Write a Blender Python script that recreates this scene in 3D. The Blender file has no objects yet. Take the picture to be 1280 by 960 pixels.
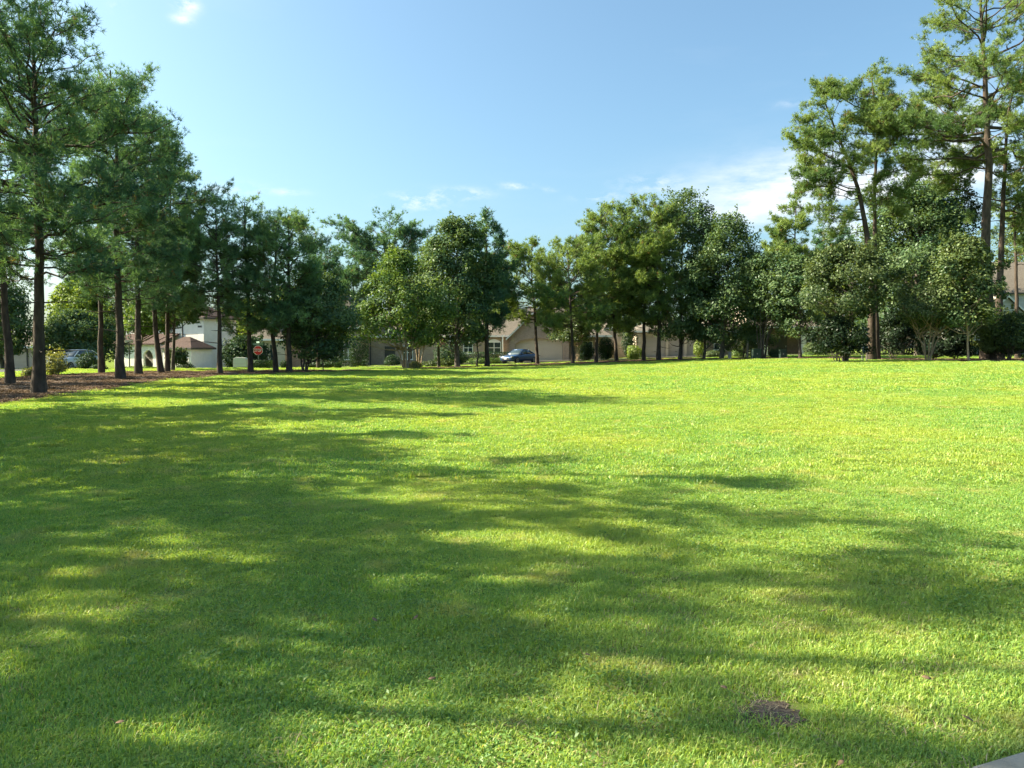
import bpy, bmesh, math, random
import numpy as np
from mathutils import Vector, Matrix

R = math.radians
scene = bpy.context.scene
COL = scene.collection

# ------------------------------------------------------------------ camera
F, PX0, PY0, HORIZON, EYE = 950.0, 640.0, 480.0, 435.0, 1.6      # photograph: 1280 x 960
PITCH = math.atan((PY0 - HORIZON) / F)
cam_d = bpy.data.cameras.new('camera')
cam_d.sensor_width = 36.0
cam_d.lens = 36.0 * F / 1280.0
cam_d.clip_start, cam_d.clip_end = 0.05, 3000.0
cam = bpy.data.objects.new('camera', cam_d)
COL.objects.link(cam)
cam.location = (0, 0, EYE)
cam.rotation_euler = (R(90) - PITCH, 0, 0)
scene.camera = cam

# ------------------------------------------------------------------ light
SUN_AZ, SUN_EL = -83.0, 36.0            # degrees from +Y (into the picture), negative = from the left
EXPOSURE, SUN_STRENGTH, SKY_STRENGTH = 2.4, 3.5, 0.053
sd = Vector((math.sin(R(SUN_AZ)) * math.cos(R(SUN_EL)), math.cos(R(SUN_AZ)) * math.cos(R(SUN_EL)), math.sin(R(SUN_EL))))
sun_d = bpy.data.lights.new('sun', 'SUN')
sun_d.energy, sun_d.angle, sun_d.color = SUN_STRENGTH, R(0.42), (1.0, 0.89, 0.63)
sun = bpy.data.objects.new('sun', sun_d)
COL.objects.link(sun)
sun.rotation_euler = (-sd).to_track_quat('-Z', 'Y').to_euler()

vs = scene.view_settings
vs.view_transform, vs.look, vs.gamma, vs.exposure = 'Standard', 'None', 1.0, EXPOSURE
vs.use_curve_mapping = False
cy = scene.cycles
cy.max_bounces, cy.diffuse_bounces, cy.glossy_bounces, cy.transmission_bounces, cy.transparent_max_bounces = 8, 5, 2, 6, 4
cy.caustics_reflective = cy.caustics_refractive = False
cy.use_denoising = True
cy.use_adaptive_sampling, cy.adaptive_threshold = True, 0.015


def pix_dir(px, py):
    u, v = (px - PX0) / F, (PY0 - py) / F
    return Vector((u, math.cos(PITCH) + v * math.sin(PITCH), -math.sin(PITCH) + v * math.cos(PITCH)))


def P(px, py, Y):
    d = pix_dir(px, py)
    s = Y / d.y
    return Vector((d.x * s, Y, EYE + d.z * s))


world = bpy.data.worlds.new('World')
scene.world = world
world.use_nodes = True
wn, wl = world.node_tree.nodes, world.node_tree.links
wn.clear()
w_out = wn.new('ShaderNodeOutputWorld')
w_bg = wn.new('ShaderNodeBackground')
w_bg.inputs['Strength'].default_value = SKY_STRENGTH
sky = wn.new('ShaderNodeTexSky')
sky.sky_type = 'NISHITA'
sky.sun_disc = False
sky.sun_elevation, sky.sun_rotation = R(SUN_EL), R(SUN_AZ)
sky.altitude, sky.air_density, sky.dust_density, sky.ozone_density = 20, 1.0, 3.0, 1.5
w_tc = wn.new('ShaderNodeTexCoord')


def wmath(op, a, b=None, clamp=False):
    n = wn.new('ShaderNodeMath')
    n.operation, n.use_clamp = op, clamp
    for i, v in enumerate((a, b)):
        if v is None:
            continue
        if isinstance(v, (int, float)):
            n.inputs[i].default_value = v
        else:
            wl.new(v, n.inputs[i])
    return n.outputs[0]


def wdot(vec):
    n = wn.new('ShaderNodeVectorMath')
    n.operation = 'DOT_PRODUCT'
    wl.new(w_tc.outputs['Generated'], n.inputs[0])
    n.inputs[1].default_value = vec
    return n.outputs['Value']


def wnoise(scale, detail, rough, stretch):
    m = wn.new('ShaderNodeMapping')
    m.inputs['Scale'].default_value = stretch
    wl.new(w_tc.outputs['Generated'], m.inputs['Vector'])
    n = wn.new('ShaderNodeTexNoise')
    n.inputs['Scale'].default_value, n.inputs['Detail'].default_value, n.inputs['Roughness'].default_value = scale, detail, rough
    wl.new(m.outputs['Vector'], n.inputs['Vector'])
    return n.outputs['Fac']


fine = wnoise(26, 9, 0.68, (1, 1, 2.2))
broad = wnoise(9, 9, 0.62, (1, 1, 3.4))
# small clouds at infinity: direction, half width and half height as tangents, strength, texture
CLOUDS = [(234, 7, .011, .008, 1.3, 0), (227, 24, .010, .005, .9, 0), (520, 252, .034, .010, .95, 0), (575, 242, .034, .007, .8, 0),
          (646, 232, .018, .004, .75, 0), (686, 237, .010, .003, .5, 0), (752, 246, .030, .005, .55, 0), (815, 230, .040, .010, .6, 0),
          (940, 250, .110, .040, .75, 1), (1060, 275, .100, .060, 1.1, 1), (1170, 215, .080, .050, 1.1, 1), (1200, 150, .050, .04, .7, 1), (1000, 215, .07, .03, .6, 1), (360, 240, .020, .004, .5, 0),
          (290, 236, .040, .008, .5, 0), (420, 292, .050, .006, .6, 0), (150, 10, .010, .006, .5, 0), (20, 330, .09, .06, .7, 1), (1000, 128, .03, .004, .3, 0)]
total = None
for (cx, cy_, hw, hh, st, tx) in CLOUDS:
    d = pix_dir(cx, cy_).normalized()
    rt = d.cross(Vector((0, 0, 1))).normalized()
    up = rt.cross(d).normalized()
    a = wmath('POWER', wmath('DIVIDE', wdot(rt), hw), 2.0)
    b = wmath('POWER', wmath('DIVIDE', wdot(up), hh), 2.0)
    g = wmath('EXPONENT', wmath('MULTIPLY', wmath('ADD', a, b), -1.0))
    g = wmath('MULTIPLY', g, wmath('GREATER_THAN', wdot(d), 0.0))
    tex = fine if tx == 0 else broad
    t = wmath('MULTIPLY', wmath('SUBTRACT', tex, 0.43 if tx == 0 else 0.36), 5.0 if tx == 0 else 3.2, True)
    g = wmath('MULTIPLY', wmath('MULTIPLY', g, t), st)
    total = g if total is None else wmath('ADD', total, g)
veil = wmath('MULTIPLY', wmath('SUBTRACT', wnoise(2.4, 6, 0.6, (1, 1, 4.5)), 0.54, True), 0.30)
total = wmath('MULTIPLY', wmath('ADD', total, veil), 0.85, True)
w_mix = wn.new('ShaderNodeMix')
w_mix.data_type = 'RGBA'
wl.new(total, w_mix.inputs['Factor'])
w_tint = wn.new('ShaderNodeMix')
w_tint.data_type, w_tint.blend_type = 'RGBA', 'MULTIPLY'
w_tint.inputs['Factor'].default_value = 1.0
w_tint.inputs['B'].default_value = (0.75, 0.93, 0.92, 1)
wl.new(sky.outputs['Color'], w_tint.inputs['A'])
w_low = wn.new('ShaderNodeMix')
w_low.data_type, w_low.blend_type = 'RGBA', 'MULTIPLY'
w_low.inputs['Factor'].default_value = 1.0
w_grad = wn.new('ShaderNodeValToRGB')
w_grad.color_ramp.elements[0].position, w_grad.color_ramp.elements[0].color = 0.02, (0.92, 0.96, 0.98, 1)
w_grad.color_ramp.elements[1].position, w_grad.color_ramp.elements[1].color = 0.42, (1, 1, 1, 1)
wl.new(wdot((0, 0, 1)), w_grad.inputs['Fac'])
wl.new(w_tint.outputs['Result'], w_low.inputs['A'])
wl.new(w_grad.outputs['Color'], w_low.inputs['B'])
wl.new(w_low.outputs['Result'], w_mix.inputs['A'])
w_mix.inputs['B'].default_value = (4.3, 4.5, 4.7, 1)
wl.new(w_mix.outputs['Result'], w_bg.inputs['Color'])
wl.new(w_bg.outputs[0], w_out.inputs[0])


# ------------------------------------------------------------------ materials
def new_mat(name):
    m = bpy.data.materials.new(name)
    m.use_nodes = True
    m.node_tree.nodes.clear()
    return m, m.node_tree.nodes, m.node_tree.links


def noise_node(N, L, scale, detail=4, rough=0.55, coord='Object', stretch=(1, 1, 1)):
    if coord == 'World':
        src = N.new('ShaderNodeNewGeometry').outputs['Position']
    else:
        src = N.new('ShaderNodeTexCoord').outputs[coord]
    mp = N.new('ShaderNodeMapping')
    mp.inputs['Scale'].default_value = stretch
    L.new(src, mp.inputs['Vector'])
    n = N.new('ShaderNodeTexNoise')
    n.inputs['Scale'].default_value, n.inputs['Detail'].default_value, n.inputs['Roughness'].default_value = scale, detail, rough
    L.new(mp.outputs['Vector'], n.inputs['Vector'])
    return n.outputs['Fac']


def ramp(N, L, fac, stops):
    r = N.new('ShaderNodeValToRGB')
    e = r.color_ramp.elements
    while len(e) < len(stops):
        e.new(0.5)
    for el, (p, c) in zip(e, stops):
        el.position, el.color = p, (*c, 1)
    if fac is not None:
        L.new(fac, r.inputs['Fac'])
    return r.outputs['Color']


def mixc(N, L, a, b, fac, blend='MIX'):
    n = N.new('ShaderNodeMix')
    n.data_type, n.blend_type = 'RGBA', blend
    for sock, v in (('A', a), ('B', b), ('Factor', fac)):
        if isinstance(v, (int, float)):
            n.inputs[sock].default_value = v
        elif isinstance(v, tuple):
            n.inputs[sock].default_value = (*v, 1)
        else:
            L.new(v, n.inputs[sock])
    return n.outputs['Result']


def surf(name, stops, scale=6, rough=0.85, bump=0.0, bscale=None, stretch=(1, 1, 1), metallic=0.0, spec=0.3, coord='Object', detail=5):
    m, N, L = new_mat(name)
    o = N.new('ShaderNodeOutputMaterial')
    b = N.new('ShaderNodeBsdfPrincipled')
    b.inputs['Roughness'].default_value, b.inputs['Metallic'].default_value = rough, metallic
    b.inputs['Specular IOR Level'].default_value = spec
    L.new(ramp(N, L, noise_node(N, L, scale, detail, 0.6, coord, stretch), stops), b.inputs['Base Color'])
    if bump:
        bp = N.new('ShaderNodeBump')
        bp.inputs['Strength'].default_value, bp.inputs['Distance'].default_value = 0.8, bump
        L.new(noise_node(N, L, bscale or scale * 3, 4, 0.6, coord, stretch), bp.inputs['Height'])
        L.new(bp.outputs[0], b.inputs['Normal'])
    L.new(b.outputs[0], o.inputs[0])
    return m


def flat2(c, k=0.85):
    return [(0.3, tuple(v * k for v in c)), (0.7, c)]


def leaf_mat(name, dark, light, trans=0.32, gloss=0.015, dead=None, patch=0.5):
    """leaf colour runs dark..light by each leaf's own 'tint'"""
    m, N, L = new_mat(name)
    o = N.new('ShaderNodeOutputMaterial')
    at = N.new('ShaderNodeAttribute')
    at.attribute_name = 'tint'
    stops = [(0.0, dark), (0.93, light)]
    if dead:
        stops += [(0.955, dead), (1.0, dead)]
    col = ramp(N, L, at.outputs['Fac'], stops)
    df = N.new('ShaderNodeBsdfDiffuse')
    tr = N.new('ShaderNodeBsdfTranslucent')
    gl = N.new('ShaderNodeBsdfGlossy')
    gl.inputs['Roughness'].default_value = 0.42
    gl.inputs['Color'].default_value = (0.9, 0.95, 1.0, 1)
    L.new(col, df.inputs['Color'])
    L.new(mixc(N, L, col, (1.55, 1.45, 0.5), 1.0, 'MULTIPLY'), tr.inputs['Color'])
    m1, m2 = N.new('ShaderNodeMixShader'), N.new('ShaderNodeMixShader')
    m1.inputs[0].default_value, m2.inputs[0].default_value = trans, gloss
    L.new(df.outputs[0], m1.inputs[1]); L.new(tr.outputs[0], m1.inputs[2])
    L.new(m1.outputs[0], m2.inputs[1]); L.new(gl.outputs[0], m2.inputs[2])
    L.new(m2.outputs[0], o.inputs[0])
    return m


def grass_mat(name, dark, light, warm, dry, trans=0.45, gloss=0.022):
    m, N, L = new_mat(name)
    o = N.new('ShaderNodeOutputMaterial')
    at = N.new('ShaderNodeAttribute')
    at.attribute_name = 'tint'
    col = ramp(N, L, at.outputs['Fac'], [(0.0, dark), (0.82, light), (0.9, dry), (1.0, dry)])
    big = noise_node(N, L, 0.22, 4, 0.55, 'World')
    col = mixc(N, L, col, mixc(N, L, col, warm, 0.42), ramp(N, L, big, [(0.42, (0, 0, 0)), (0.62, (1, 1, 1))]))
    sm = noise_node(N, L, 1.5, 4, 0.6, 'World')
    col = mixc(N, L, col, mixc(N, L, col, dry, 0.6), ramp(N, L, sm, [(0.56, (0, 0, 0)), (0.72, (1, 1, 1))]))
    df = N.new('ShaderNodeBsdfDiffuse')
    tr = N.new('ShaderNodeBsdfTranslucent')
    gl = N.new('ShaderNodeBsdfGlossy')
    gl.inputs['Roughness'].default_value = 0.4
    L.new(col, df.inputs['Color'])
    L.new(mixc(N, L, col, (1.45, 1.35, 0.5), 1.0, 'MULTIPLY'), tr.inputs['Color'])
    m1, m2 = N.new('ShaderNodeMixShader'), N.new('ShaderNodeMixShader')
    m1.inputs[0].default_value, m2.inputs[0].default_value = trans, gloss
    L.new(df.outputs[0], m1.inputs[1]); L.new(tr.outputs[0], m1.inputs[2])
    L.new(m1.outputs[0], m2.inputs[1]); L.new(gl.outputs[0], m2.inputs[2])
    L.new(m2.outputs[0], o.inputs[0])
    return m


def brick_mat(name, c1, c2, mortar, w=0.22, h=0.075):
    m, N, L = new_mat(name)
    o = N.new('ShaderNodeOutputMaterial')
    b = N.new('ShaderNodeBsdfPrincipled')
    b.inputs['Roughness'].default_value = 0.9
    tc = N.new('ShaderNodeTexCoord')
    sp = N.new('ShaderNodeSeparateXYZ')
    L.new(tc.outputs['Object'], sp.inputs[0])
    ad = N.new('ShaderNodeMath'); ad.operation = 'ADD'
    L.new(sp.outputs['X'], ad.inputs[0]); L.new(sp.outputs['Y'], ad.inputs[1])
    cb = N.new('ShaderNodeCombineXYZ')
    L.new(ad.outputs[0], cb.inputs['X']); L.new(sp.outputs['Z'], cb.inputs['Y'])
    br = N.new('ShaderNodeTexBrick')
    br.inputs['Scale'].default_value = 1.0
    br.inputs['Brick Width'].default_value, br.inputs['Row Height'].default_value = w, h
    br.inputs['Mortar Size'].default_value = 0.008
    br.inputs['Color1'].default_value, br.inputs['Color2'].default_value, br.inputs['Mortar'].default_value = (*c1, 1), (*c2, 1), (*mortar, 1)
    L.new(cb.outputs[0], br.inputs['Vector'])
    n = noise_node(N, L, 1.3, 5, 0.6)
    col = mixc(N, L, br.outputs['Color'], ramp(N, L, n, [(0.3, (0.72, 0.70, 0.68)), (0.7, (1.05, 1.02, 1.0))]), 0.8, 'MULTIPLY')
    L.new(col, b.inputs['Base Color'])
    L.new(b.outputs[0], o.inputs[0])
    return m


def simple(name, c, rough=0.5, metallic=0.0, spec=0.5, coat=0.0):
    m, N, L = new_mat(name)
    o = N.new('ShaderNodeOutputMaterial')
    b = N.new('ShaderNodeBsdfPrincipled')
    b.inputs['Roughness'].default_value, b.inputs['Metallic'].default_value = rough, metallic
    b.inputs['Specular IOR Level'].default_value = spec
    b.inputs['Coat Weight'].default_value = coat
    b.inputs['Coat Roughness'].default_value = 0.06
    n = noise_node(N, L, 9, 4, 0.6)
    L.new(ramp(N, L, n, flat2(c, 0.92)), b.inputs['Base Color'])
    L.new(b.outputs[0], o.inputs[0])
    return m


M = dict(
    bark_pine=surf('pine_bark', [(0.25, (0.022, 0.018, 0.016)), (0.5, (0.060, 0.046, 0.038)), (0.8, (0.125, 0.092, 0.072))], 7, 0.95, 0.03, 9, (1, 1, 0.3)),
    bark_grey=surf('grey_bark', [(0.25, (0.035, 0.030, 0.026)), (0.55, (0.10, 0.088, 0.075)), (0.8, (0.19, 0.165, 0.14))], 6, 0.95, 0.02, 10, (1, 1, 0.4)),
    bark_tan=surf('smooth_tan_bark', [(0.25, (0.16, 0.11, 0.08)), (0.55, (0.30, 0.22, 0.16)), (0.8, (0.42, 0.34, 0.27))], 4, 0.8, 0.004, 14, (1, 1, 0.5)),
    mulch=surf('pine_straw_mulch', [(0.25, (0.040, 0.028, 0.022)), (0.5, (0.100, 0.070, 0.054)), (0.75, (0.20, 0.145, 0.112))], 5, 1.0, 0.06, 22, coord='World', detail=8),
    asphalt=surf('asphalt', [(0.3, (0.040, 0.040, 0.042)), (0.7, (0.065, 0.064, 0.062))], 3, 0.95, 0.004, 60, coord='World'),
    concrete=surf('concrete', [(0.25, (0.17, 0.15, 0.125)), (0.5, (0.27, 0.245, 0.205)), (0.8, (0.36, 0.33, 0.28))], 5, 0.95, 0.004, 70, coord='World', detail=9),
    stucco=surf('white_stucco', [(0.3, (0.70, 0.67, 0.62)), (0.7, (0.80, 0.775, 0.73))], 2, 0.95, 0.01, 30),
    stucco_tan=surf('tan_stucco', [(0.3, (0.42, 0.36, 0.28)), (0.7, (0.52, 0.45, 0.36))], 2, 0.95, 0.01, 30),
    stucco_grey=surf('pale_grey_siding', [(0.3, (0.46, 0.45, 0.43)), (0.7, (0.58, 0.57, 0.54))], 2, 0.9, 0.008, 8, (0.2, 0.2, 3)),
    tile=surf('red_clay_tile', [(0.25, (0.032, 0.018, 0.017)), (0.55, (0.062, 0.034, 0.030)), (0.8, (0.11, 0.064, 0.052))], 5, 0.85, 0.05, 12, (3, 3, 1)),
    shingle=surf('grey_brown_shingle', [(0.25, (0.075, 0.064, 0.055)), (0.55, (0.135, 0.117, 0.10)), (0.8, (0.20, 0.175, 0.15))], 6, 0.95, 0.015, 20, (1, 1, 4)),
    brick=brick_mat('tan_brick', (0.40, 0.29, 0.22), (0.30, 0.21, 0.16), (0.45, 0.40, 0.34)),
    brick_dark=brick_mat('brown_brick', (0.20, 0.125, 0.095), (0.13, 0.085, 0.068), (0.24, 0.21, 0.18)),
    stone=brick_mat('pale_stone', (0.55, 0.47, 0.37), (0.40, 0.32, 0.25), (0.5, 0.46, 0.4), 0.4, 0.2),
    garage=simple('beige_garage_paint', (0.52, 0.45, 0.36), 0.7),
    garage_grey=simple('grey_garage_paint', (0.34, 0.31, 0.27), 0.7),
    trim=simple('white_trim_paint', (0.80, 0.78, 0.74), 0.6),
    dark_trim=simple('dark_bronze_trim', (0.045, 0.04, 0.036), 0.5),
    wood=surf('cedar_wood', [(0.3, (0.20, 0.12, 0.07)), (0.7, (0.34, 0.21, 0.12))], 3, 0.8, 0.004, 20, (4, 4, 0.6)),
    pale_wood=surf('weathered_wood', [(0.3, (0.38, 0.33, 0.27)), (0.7, (0.55, 0.49, 0.41))], 3, 0.85, 0.004, 20, (4, 4, 0.6)),
    glass=simple('window_glass', (0.03, 0.045, 0.05), 0.06, 0.0, 0.9),
    blue_paint=simple('blue_car_paint', (0.014, 0.052, 0.150), 0.3, 0.3, 0.5, 0.7),
    white_paint=simple('white_car_paint', (0.75, 0.75, 0.76), 0.3, 0.0, 0.5, 0.6),
    rubber=simple('tyre_rubber', (0.02, 0.02, 0.021), 0.85),
    rim=simple('alloy_rim', (0.45, 0.46, 0.47), 0.3, 0.9),
    lamp_glass=simple('headlight_lens', (0.30, 0.32, 0.34), 0.2, 0.2, 0.8),
    black=simple('black_plastic', (0.02, 0.02, 0.02), 0.5),
    sign_red=simple('sign_red', (0.62, 0.020, 0.026), 0.5),
    sign_white=simple('sign_white', (0.78, 0.78, 0.77), 0.45),
    sign_green=simple('sign_teal_grey', (0.16, 0.24, 0.21), 0.6),
    metal=simple('galvanised_steel', (0.30, 0.31, 0.31), 0.5, 0.6),
    box_green=simple('utility_green_paint', (0.022, 0.050, 0.036), 0.7),
    grey_paint=simple('grey_sign_back', (0.33, 0.33, 0.32), 0.6, 0.2),
)
LEAF = dict(
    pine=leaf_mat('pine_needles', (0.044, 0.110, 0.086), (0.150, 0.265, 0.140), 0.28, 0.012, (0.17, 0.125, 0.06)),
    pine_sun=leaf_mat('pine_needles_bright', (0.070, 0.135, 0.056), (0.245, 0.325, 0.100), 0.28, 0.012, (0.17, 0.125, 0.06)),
    oak=leaf_mat('oak_leaves', (0.036, 0.084, 0.045), (0.145, 0.205, 0.085), 0.26, 0.014),
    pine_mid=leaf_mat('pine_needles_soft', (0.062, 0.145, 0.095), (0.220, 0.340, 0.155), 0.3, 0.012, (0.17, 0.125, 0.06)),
    deep=leaf_mat('shade_darkened_leaves', (0.008, 0.020, 0.012), (0.032, 0.052, 0.024), 0.2),  # oak green darkened: shade within the undergrowth is put into the leaf colour
    olive=leaf_mat('olive_leaves', (0.028, 0.056, 0.026), (0.130, 0.168, 0.066), 0.26, 0.014),
    crape=leaf_mat('crape_leaves', (0.045, 0.100, 0.032), (0.155, 0.225, 0.065), 0.30, 0.014, (0.296, 0.238, 0.079)),
    magnolia=leaf_mat('magnolia_leaves', (0.040, 0.078, 0.032), (0.170, 0.215, 0.090), 0.24, 0.014),
    lime=leaf_mat('yellow_green_leaves', (0.090, 0.140, 0.020), (0.210, 0.280, 0.060), 0.42, 0.02),
    hedge=leaf_mat('hedge_leaves', (0.016, 0.040, 0.020), (0.055, 0.090, 0.038), 0.2, 0.014),
    box=leaf_mat('clipped_box_leaves', (0.091, 0.156, 0.024), (0.221, 0.286, 0.048), 0.3, 0.03),
    bush=leaf_mat('pale_bush_leaves', (0.121, 0.143, 0.050), (0.330, 0.330, 0.132), 0.35, 0.03),
)


# ------------------------------------------------------------------ object helpers
def put(name, mesh, parent=None, loc=None):
    o = bpy.data.objects.new(name, mesh)
    COL.objects.link(o)
    if parent is not None:
        o.parent = parent
    if loc is not None:
        o.location = loc
    return o


def tag(o, label=None, cat=None, group=None, kind=None):
    for k, v in (('label', label), ('category', cat), ('group', group), ('kind', kind)):
        if v:
            o[k] = v
    return o


def thing(name, label, cat, loc=(0, 0, 0), rz=0.0, group=None):
    o = bpy.data.objects.new(name, None)
    o.empty_display_size = 0.3
    COL.objects.link(o)
    o.location, o.rotation_euler = loc, (0, 0, rz)
    return tag(o, label, cat, group)


def np_mesh(name, V, faces, mat, tint=None, smooth=False):
    """faces: list of (n,k) index arrays"""
    me = bpy.data.meshes.new(name)
    V = np.ascontiguousarray(V, np.float32)
    faces = [np.asarray(f, np.int32) for f in faces if len(f)]
    nl = sum(f.size for f in faces)
    npoly = sum(len(f) for f in faces)
    me.vertices.add(len(V)); me.vertices.foreach_set('co', V.ravel())
    me.loops.add(nl); me.loops.foreach_set('vertex_index', np.concatenate([f.ravel() for f in faces]))
    sizes = np.concatenate([np.full(len(f), f.shape[1], np.int32) for f in faces])
    me.polygons.add(npoly)
    me.polygons.foreach_set('loop_start', np.concatenate(([0], np.cumsum(sizes)[:-1])).astype(np.int32))
    if smooth:
        me.polygons.foreach_set('use_smooth', np.ones(npoly, bool))
    if tint is not None:
        a = me.attributes.new('tint', 'FLOAT', 'POINT')
        a.data.foreach_set('value', np.ascontiguousarray(tint, np.float32))
    me.update(calc_edges=True)
    me.materials.append(mat)
    return me


def bm_mesh(name, bm, mat, smooth=False):
    me = bpy.data.meshes.new(name)
    bmesh.ops.recalc_face_normals(bm, faces=bm.faces)
    bm.to_mesh(me)
    bm.free()
    if smooth:
        for p in me.polygons:
            p.use_smooth = True
    me.materials.append(mat)
    return me


def b_box(bm, x0, x1, y0, y1, z0, z1):
    vs_ = [bm.verts.new((x, y, z)) for z in (z0, z1) for y in (y0, y1) for x in (x0, x1)]
    for f in ((0, 1, 3, 2), (4, 6, 7, 5), (0, 4, 5, 1), (1, 5, 7, 3), (3, 7, 6, 2), (2, 6, 4, 0)):
        bm.faces.new([vs_[i] for i in f])


def b_poly(bm, pts, axis, d0, d1):
    """a polygon pulled along one axis; pts are the other two coordinates"""
    def mk(p, d):
        return {'x': (d, p[0], p[1]), 'y': (p[0], d, p[1]), 'z': (p[0], p[1], d)}[axis]
    a = [bm.verts.new(mk(p, d0)) for p in pts]
    b = [bm.verts.new(mk(p, d1)) for p in pts]
    bm.faces.new(a); bm.faces.new(list(reversed(b)))
    n = len(pts)
    for i in range(n):
        bm.faces.new((a[i], b[i], b[(i + 1) % n], a[(i + 1) % n]))


def b_tube(bm, p, q, r0, r1, n=8):
    p, q = Vector(p), Vector(q)
    t = (q - p).normalized()
    u = t.orthogonal().normalized(); v = t.cross(u)
    A = [bm.verts.new(p + (u * math.cos(2 * math.pi * k / n) + v * math.sin(2 * math.pi * k / n)) * r0) for k in range(n)]
    B = [bm.verts.new(q + (u * math.cos(2 * math.pi * k / n) + v * math.sin(2 * math.pi * k / n)) * r1) for k in range(n)]
    for k in range(n):
        bm.faces.new((A[k], A[(k + 1) % n], B[(k + 1) % n], B[k]))
    bm.faces.new(list(reversed(A))); bm.faces.new(B)


def boxes(name, mat, rows, parent=None, bevel=0.0):
    bm = bmesh.new()
    for r in rows:
        b_box(bm, *r)
    if bevel:
        bmesh.ops.bevel(bm, geom=bm.edges[:], offset=bevel, segments=2, affect='EDGES', profile=0.5)
    return put(name, bm_mesh(name, bm, mat), parent)


def tube_batch(PTS, RAD, sides):
    """PTS (m,n,3), RAD (m,n) -> vertices, quads"""
    m, n, _ = PTS.shape
    T = np.gradient(PTS, axis=1)
    T /= np.linalg.norm(T, axis=2, keepdims=True) + 1e-9
    main = PTS[:, -1] - PTS[:, 0]
    main /= np.linalg.norm(main, axis=1, keepdims=True) + 1e-9
    ref = np.where(np.abs(main[:, 2:3]) > 0.85, np.array([[1., 0, 0]]), np.array([[0, 0, 1.]]))[:, None, :]
    U = np.cross(T, np.broadcast_to(ref, T.shape)); U /= np.linalg.norm(U, axis=2, keepdims=True) + 1e-9
    W = np.cross(T, U)
    a = np.arange(sides) * 2 * np.pi / sides
    ring = U[:, :, None, :] * np.cos(a)[None, None, :, None] + W[:, :, None, :] * np.sin(a)[None, None, :, None]
    V = PTS[:, :, None, :] + ring * RAD[:, :, None, None]
    idx = np.arange(m * n * sides).reshape(m, n, sides)
    nx = np.roll(idx, -1, axis=2)
    Q = np.stack([idx[:, :-1], nx[:, :-1], nx[:, 1:], idx[:, 1:]], axis=-1).reshape(-1, 4)
    return V.reshape(-1, 3), Q


def join_tubes(*parts):
    V, Q, o = [], [], 0
    for v, q in parts:
        V.append(v); Q.append(q + o); o += len(v)
    return np.concatenate(V), np.concatenate(Q)


# ------------------------------------------------------------------ terrain
def sstep(x):
    x = np.clip(x, 0, 1)
    return x * x * (3 - 2 * x)


def tz(x, y):
    x, y = np.asarray(x, float), np.asarray(y, float)
    front = 0.70 * sstep((x + 4) / 32) * sstep((y - 8) / 46)
    back = np.interp(x, [-70, -38, -17, 4, 18, 30, 60], [-1.2, -1.05, -0.55, 0.05, 0.5, 0.75, 0.9])
    k = sstep((y - 54) / 30)
    z = front * (1 - k) + back * k
    return z + 0.025 * np.sin(x * 0.31 + 1) * np.sin(y * 0.23) * sstep((y - 6) / 20)


def tz1(x, y):
    return float(tz(x, y))


def inpoly(x, y, poly):
    c = np.zeros(np.shape(x), bool)
    n = len(poly)
    for i in range(n):
        (x0, y0), (x1, y1) = poly[i], poly[i - 1]
        if y0 == y1:
            continue
        c ^= ((y0 > y) != (y1 > y)) & (x < (x1 - x0) * (y - y0) / (y1 - y0) + x0)
    return c


def dense(pts, n):
    pts = np.array(pts, float)
    d = np.concatenate(([0], np.cumsum(np.linalg.norm(np.diff(pts, axis=0), axis=1))))
    s = np.linspace(0, d[-1], n)
    return np.stack([np.interp(s, d, pts[:, k]) for k in range(pts.shape[1])], 1)


def sheet(name, a, b, na, nb, mat, lift, kind='structure', wob=0.0, rough=0.0):
    A, B = dense(a, na), dense(b, na)
    rg = np.random.default_rng(5)
    if wob:
        w = rg.normal(0, wob, (na, 2)); w = (w + np.roll(w, 1, 0)) / 2
        A = A + w
    t = np.linspace(0, 1, nb)[None, :, None]
    G = A[:, None] * (1 - t) + B[:, None] * t
    z = tz(G[..., 0], G[..., 1]) + lift
    if rough:
        z = z + rough * rg.random(z.shape) * np.sin(np.pi * t[..., 0])
    V = np.concatenate([G, z[..., None]], -1).reshape(-1, 3)
    i = np.arange(na * nb).reshape(na, nb)
    Q = np.stack([i[:-1, :-1], i[1:, :-1], i[1:, 1:], i[:-1, 1:]], -1).reshape(-1, 4)
    o = put(name, np_mesh(name, V, [Q], mat, smooth=True))
    tag(o, kind=kind)
    return [tuple(p) for p in A] + [tuple(p) for p in B[::-1]]


gm, GN_, GL_ = new_mat('turf_soil')
_o = GN_.new('ShaderNodeOutputMaterial'); _b = GN_.new('ShaderNodeBsdfPrincipled')
_b.inputs['Roughness'].default_value = 1.0; _b.inputs['Specular IOR Level'].default_value = 0.0
_c = ramp(GN_, GL_, noise_node(GN_, GL_, 3.0, 8, 0.65, 'World'), [(0.3, (0.09, 0.13, 0.035)), (0.55, (0.15, 0.20, 0.045)), (0.75, (0.24, 0.21, 0.10))])
GL_.new(_c, _b.inputs['Base Color']); GL_.new(_b.outputs[0], _o.inputs[0])
M['soil'] = gm


def axis_pts(lo, hi, step, far):
    core = np.arange(lo, hi + 1e-6, step)
    out = np.array([1.15 ** k for k in range(1, 60)]) * step
    up = hi + np.cumsum(out); up = up[up < far]
    dn = lo - np.cumsum(out); dn = dn[dn > -far][::-1]
    return np.concatenate([dn, core, up])


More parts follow.
